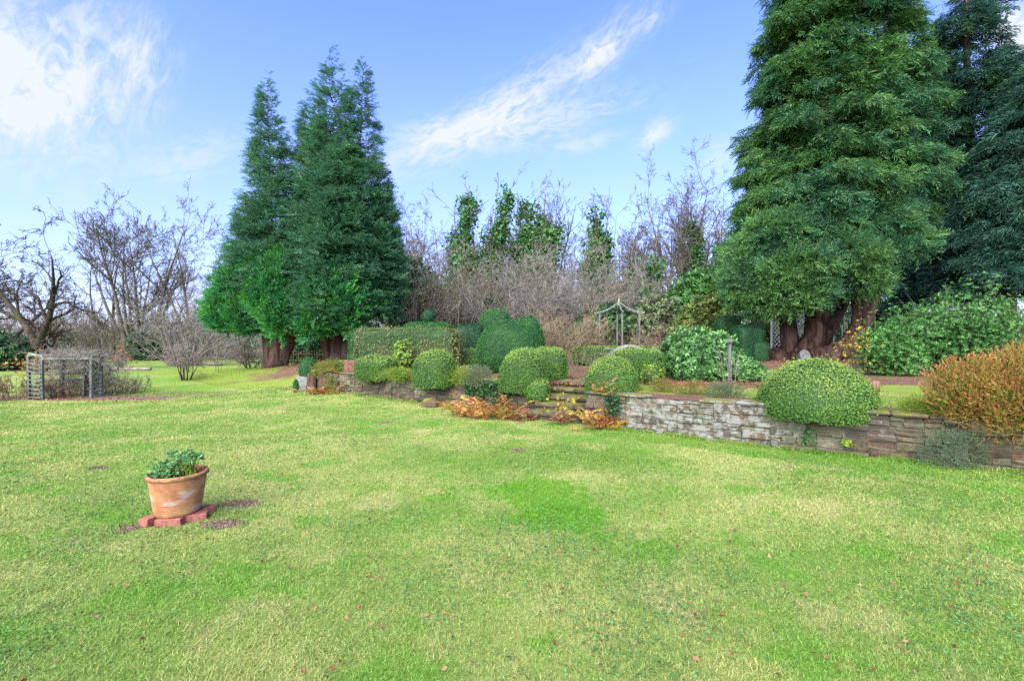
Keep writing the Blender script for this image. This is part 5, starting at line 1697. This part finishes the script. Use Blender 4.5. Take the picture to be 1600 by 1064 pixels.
# arched bench
b = at(984, 11.4)
bn = thing("garden_bench", "pale wooden garden bench with arched back, mostly hidden by the box block", "bench", b, .12)
zt = zpx(538, 11.4) - b[2]
mb = MB()
pts = []
for i in range(17):
    x_ = -.62 + 1.24 * i / 16
    u_ = abs(x_) / .62
    z_ = zt - .03 - (.0 if u_ < .05 else .30 * u_ ** 1.7)
    pts.append((x_, .02, z_))
for i in range(16):
    bar(mb, pts[i], pts[i + 1], .045, .06, .002)
mb.build("arched_top_rail", WOODP, bn)
for i in range(9):
    x_ = -.5 + .125 * i
    zz = np.interp(x_, [p_[0] for p_ in pts], [p_[2] for p_ in pts])
    mb = MB(); bar(mb, (x_, .02, .42), (x_, .02, zz - .02), .04, .018); mb.build("back_slat", WOODP, bn)
mb = MB(); bar(mb, (-.6, .02, zt - .16), (.6, .02, zt - .16), .03, .05) if False else bar(mb, (-.4, .02, zt - .14), (.4, .02, zt - .14), .03, .04); mb.build("mid_rail", WOODP, bn)
mb = MB()
for i in range(5):
    bar(mb, (-.62, -.06 - .09 * i, .42), (.62, -.06 - .09 * i, .42), .07, .022)
mb.build("seat", WOODP, bn)
for lx in (-.58, .58):
    mb = MB(); bar(mb, (lx, .02, -.02), (lx, .02, zt - .30), .055, .055); mb.build("leg", WOODP, bn)
    mb = MB(); bar(mb, (lx, -.44, -.02), (lx, -.44, .60), .055, .055); mb.build("leg", WOODP, bn)
    mb = MB(); bar(mb, (lx, -.50, .63), (lx, .0, .63), .07, .03); mb.build("armrest", WOODP, bn)

# white lattice arch
b = at(1232, 20.5)
la = thing("lattice_arch", "white lattice garden arch panel seen behind the cypress trunks", "lattice", b)
wv, hv = .72, zpx(478, 20.5) - b[2]
def arch_x(z_):
    zc = hv - wv
    return wv if z_ < zc else math.sqrt(max(0, wv * wv - (z_ - zc) ** 2))
mb = MB()
pts = [(-wv, 0, 0)] + [(-wv * math.cos(a_), 0, hv - wv + wv * math.sin(a_)) for a_ in np.linspace(0, math.pi, 19)] + [(wv, 0, 0)]
for i in range(len(pts) - 1):
    bar(mb, pts[i], pts[i + 1], .06, .06, .002)
mb.build("arch_frame", WHITEP, la)
mb = MB()
for sg in (-1, 1):
    for c_ in np.arange(-3, 4, .19):
        pts = []
        for t_ in np.linspace(-1, 1, 60):
            x_ = t_ * wv
            z_ = c_ + sg * x_ * 1.15
            if 0.02 < z_ < hv and abs(x_) <= arch_x(z_):
                pts.append((x_, .022 * sg, z_))
        if len(pts) > 2:
            bar(mb, pts[0], pts[-1], .03, .02, .001)
mb.build("lattice", WHITEP, la)

# pale stakes behind the trunks
rng = np.random.default_rng(17)
pk = thing("stake_fence", "row of pale upright stakes glimpsed between the cypress trunks", "fence", at(1330, 22))
for i in range(14):
    x_ = -1.3 + 2.6 * i / 13 + rng.normal(0, .04)
    mb = MB(); bar(mb, (x_, rng.normal(0, .05), 0), (x_ + rng.normal(0, .06), 0, rng.uniform(1.1, 1.9)), .05, .04); mb.build("stake", WOODP, pk)

# weathered post with bean stems
b = at(1139, 9.75)
po = thing("wooden_post", "weathered leaning garden post with a cross piece beside the rhododendron", "post", b)
mb = MB(); bar(mb, (0, 0, -.05), (.02, .02, zpx(530, 9.75) - b[2]), .06, .06, .006); mb.build("upright", WOODG, po)
mb = MB(); bar(mb, (-.10, -.045, zpx(533, 9.75) - b[2]), (.05, -.045, zpx(532, 9.75) - b[2]), .03, .07, .004); mb.build("cross_piece", WOODG, po)
twiggy("dry_climber", "dry pale stems tied up against the weathered post", "plant", (b[0] - .06, b[1] - .18, b[2]), R(81), 9, .75, .006, 1, (3,), B_PALE, B_PALE, None, .18, .1, ratio=.3, wob=.08, rmin=.003)

# log-roll edging on the terrace
b = at(1357, 8.05)
lr = thing("log_roll", "short roll of brown log edging standing on the mossy terrace", "log edging", b)
rng = np.random.default_rng(19)
for i in range(7):
    a_ = -.16 + .32 * i / 6
    mb = MB(); tube(mb, [(a_, .03 * math.cos(a_ * 9), -.02), (a_, .03 * math.cos(a_ * 9), .18 + rng.uniform(-.02, .02))], [.03, .03], 9, .05, seed=i); mb.build("log", bark_mat("log_edging_wood", (.11, .06, .036), (.20, .12, .08), None, 12, .3) if i == 0 else bpy.data.materials["log_edging_wood"], lr, smooth=True)

# ------------------------------------------------------------------ grass blades, weeds, fallen leaves
def scatter(rng, n, d0, d1, pw, margin=1.2):
    """points on the lawn in front of the wall, denser near the eye"""
    u_ = rng.random(n)
    e = 2 - pw
    d_ = (d0 ** e + (d1 ** e - d0 ** e) * u_) ** (1 / e)
    x_ = rng.uniform(-1, 1, n) * (d_ * 1.07 + margin)
    s_, t_ = st(x_, d_)
    k = (t_ - t0_of(s_) < -.03) | (s_ > LEND)
    k &= ~((s_ > -.02) & (s_ < STEP_W + .02) & (t_ > -.1))
    for (cx_, cy_, rx, ry) in SOILS:
        q_ = ((x_ - cx_) / rx) ** 2 + ((d_ - cy_) / ry) ** 2
        k &= q_ > rng.uniform(.5, 1.0, n)
    k &= ~((np.abs(x_ - px_) < .2) & (np.abs(d_ - py_) < .17))
    k &= ~(((x_ + 11.6) / 3.0) ** 2 + ((d_ - 13.3) / .75) ** 2 < .9)
    return x_[k], d_[k]


rng = np.random.default_rng(77)
BLP = proto([(0, -.5, 0), (0, .5, 0), (.55, .36, .0), (.55, -.36, .0), (1, 0, -.16)], [(0, 1, 2, 3)], [(3, 2, 4)])
mb = MB()
def blades(x_, y_, z_, lift_=(.4, 1.8), hmul=1.0):
    n = len(x_)
    d_ = np.hypot(x_, y_)
    a = rng.uniform(0, 6.28, n)
    D = np.stack([np.cos(a), np.sin(a), rng.uniform(*lift_, n)], -1)
    hh = (.012 + .015 * rng.random(n)) * (1 + .05 * d_) * hmul
    ww = .0017 * (1 + .30 * d_)
    Sx = np.stack([hh, np.minimum(ww, .5 * hh), hh], -1)
    # local scale first, then rotate
    M_ = frames(D, rng.normal(0, .6, n)) * Sx[:, None, :]
    inst(mb, BLP, np.stack([x_, y_, z_], -1), M_, np.ones(n), mi=0)
x_, y_ = scatter(rng, 760000, 1.75, 15.0, 1.6)
blades(x_, y_, gz(x_, y_) - .003)
tc = rng.integers(0, len(x_), 2600)                       # taller clumps among the short turf
tk = np.repeat(tc, rng.integers(8, 34, len(tc)))
xt, yt = x_[tk] + rng.normal(0, .022, len(tk)) * (1 + .15 * y_[tk]), y_[tk] + rng.normal(0, .022, len(tk)) * (1 + .15 * y_[tk])
blades(xt, yt, gz(xt, yt) - .003, lift_=(.5, 2.2), hmul=1.55)
n = 26000
s_ = np.concatenate([rng.uniform(-7.4, 0, n), rng.uniform(STEP_W, LEND, n // 2)])
t_ = t0_of(s_) - np.abs(rng.normal(0, .05, len(s_))) - .005
kk = np.sin(s_ * 7) + np.sin(s_ * 17 + 1) + rng.normal(0, .8, len(s_)) > -.2
x_, y_ = xy(s_[kk], t_[kk])
blades(x_, y_, gz(x_, y_) - .003, lift_=(1.0, 3.5), hmul=1.9)
tag(mb.build("grass", BLADE), None, None, kind='stuff')
mb = MB()
P_ = []
for (cx_, cy_, rx, ry) in SOILS:
    k_ = int(260 * math.sqrt(rx * ry) / .15)
    a_ = rng.uniform(0, 6.28, k_); q_ = np.sqrt(rng.random(k_)) * rng.uniform(.7, 1.25, k_)
    P_.append(np.stack([cx_ + np.cos(a_) * q_ * rx, cy_ + np.sin(a_) * q_ * ry], -1))
P_ = np.concatenate(P_)
OCT = proto([(1, 0, 0), (-1, 0, 0), (0, 1, 0), (0, -1, 0), (0, 0, .8), (0, 0, -.8)], None, [(0, 2, 4), (2, 1, 4), (1, 3, 4), (3, 0, 4), (2, 0, 5), (1, 2, 5), (3, 1, 5), (0, 3, 5)])
inst(mb, OCT, np.stack([P_[:, 0], P_[:, 1], gz(P_[:, 0], P_[:, 1]) + .003], -1), frames(rng.normal(0, 1, (len(P_), 3))), rng.uniform(.004, .013, len(P_)), mi=0)
tag(mb.build("soil_crumbs", CRUMB), None, None, kind='stuff')

mb = MB()
n = 60000
s_ = rng.uniform(-7.4, -.3, n)
t_ = rng.uniform(.3, 2.4, n)
s2 = rng.uniform(STEP_W + .2, LEND, 14000); t2 = SETB + rng.uniform(.25, .9, 14000)
x_, y_ = xy(np.concatenate([s_, s2]), np.concatenate([t_, t2]))
k = ((((x_ - 4.7) * .83 - (y_ - 7.5) * .556) / 3.5) ** 2 + (((x_ - 4.7) * .556 + (y_ - 7.5) * .83) / .72) ** 2 < 1.05) | (((x_ - 6.3) / 1.7) ** 2 + ((y_ - 8.1) / 1.2) ** 2 < 1.0) | (x_ < .3)
x_, y_ = x_[k], y_[k]
blades(x_, y_, gz(x_, y_) + .002, hmul=.8)
tag(mb.build("terrace_grass", BLADE), None, None, kind='stuff')

mb = MB()
x_, y_ = scatter(rng, 105000, 1.75, 7.5, 1.7)
pn = np.sin(x_ * 1.9 + 1) + np.sin(y_ * 2.3 + x_ * .7) + np.sin(x_ * 4.1 - y_ * 3.2) * .7 + np.sin(x_ * 9 + y_ * 7) * .5
k = pn + rng.normal(0, 1.1, len(x_)) > .9
x_, y_ = x_[k], y_[k]
n = len(x_)
D = rng.normal(0, 1, (n, 3)) * np.array([1, 1, .25]) + np.array([0, 0, .25])
inst(mb, LEAF[1], np.stack([x_, y_, gz(x_, y_) + rng.uniform(.008, .03, n)], -1), frames(D, rng.normal(0, .5, n)), rng.uniform(.010, .020, n) * (1 + .05 * y_), mi=0)
tag(mb.build("lawn_weeds", G_WEED), None, None, kind='stuff')

mb = MB()
x_, y_ = scatter(rng, 3000, 1.8, 9.5, 1.4)
n = len(x_)
D = rng.normal(0, 1, (n, 3)) * np.array([1, 1, .3]) + np.array([0, 0, .1])
inst(mb, kite(.6, .16), np.stack([x_, y_, gz(x_, y_) + rng.uniform(.012, .028, n)], -1), frames(D, rng.normal(0, .6, n)), (.008 + .026 * rng.random(n) ** 2.2) * (1 + .04 * y_), mi=0)
# drifts on the terrace, steps and under the trees
n = 5200
x2 = np.concatenate([rng.normal(2.6, .9, 900), rng.normal(9.5, 2.2, 1500), rng.normal(-8, 1.6, 900), rng.normal(4.4, 1.2, 700), rng.normal(1.2, .35, 500), rng.normal(-11, 1.5, 700)])
y2 = np.concatenate([rng.normal(9.6, .5, 900), rng.normal(15.5, 1.6, 1500), rng.normal(18.5, 1.2, 900), rng.normal(9.3, .5, 700), rng.normal(10.0, .4, 500), rng.normal(13.2, .4, 700)])
n = len(x2)
D = rng.normal(0, 1, (n, 3)) * np.array([1, 1, .3]) + np.array([0, 0, .1])
inst(mb, kite(.6, .16), np.stack([x2, y2, gz(x2, y2) + .02], -1), frames(D, rng.normal(0, .6, n)), rng.uniform(.03, .07, n), mi=0)
tag(mb.build("fallen_leaves", G_RUST), None, None, kind='stuff')
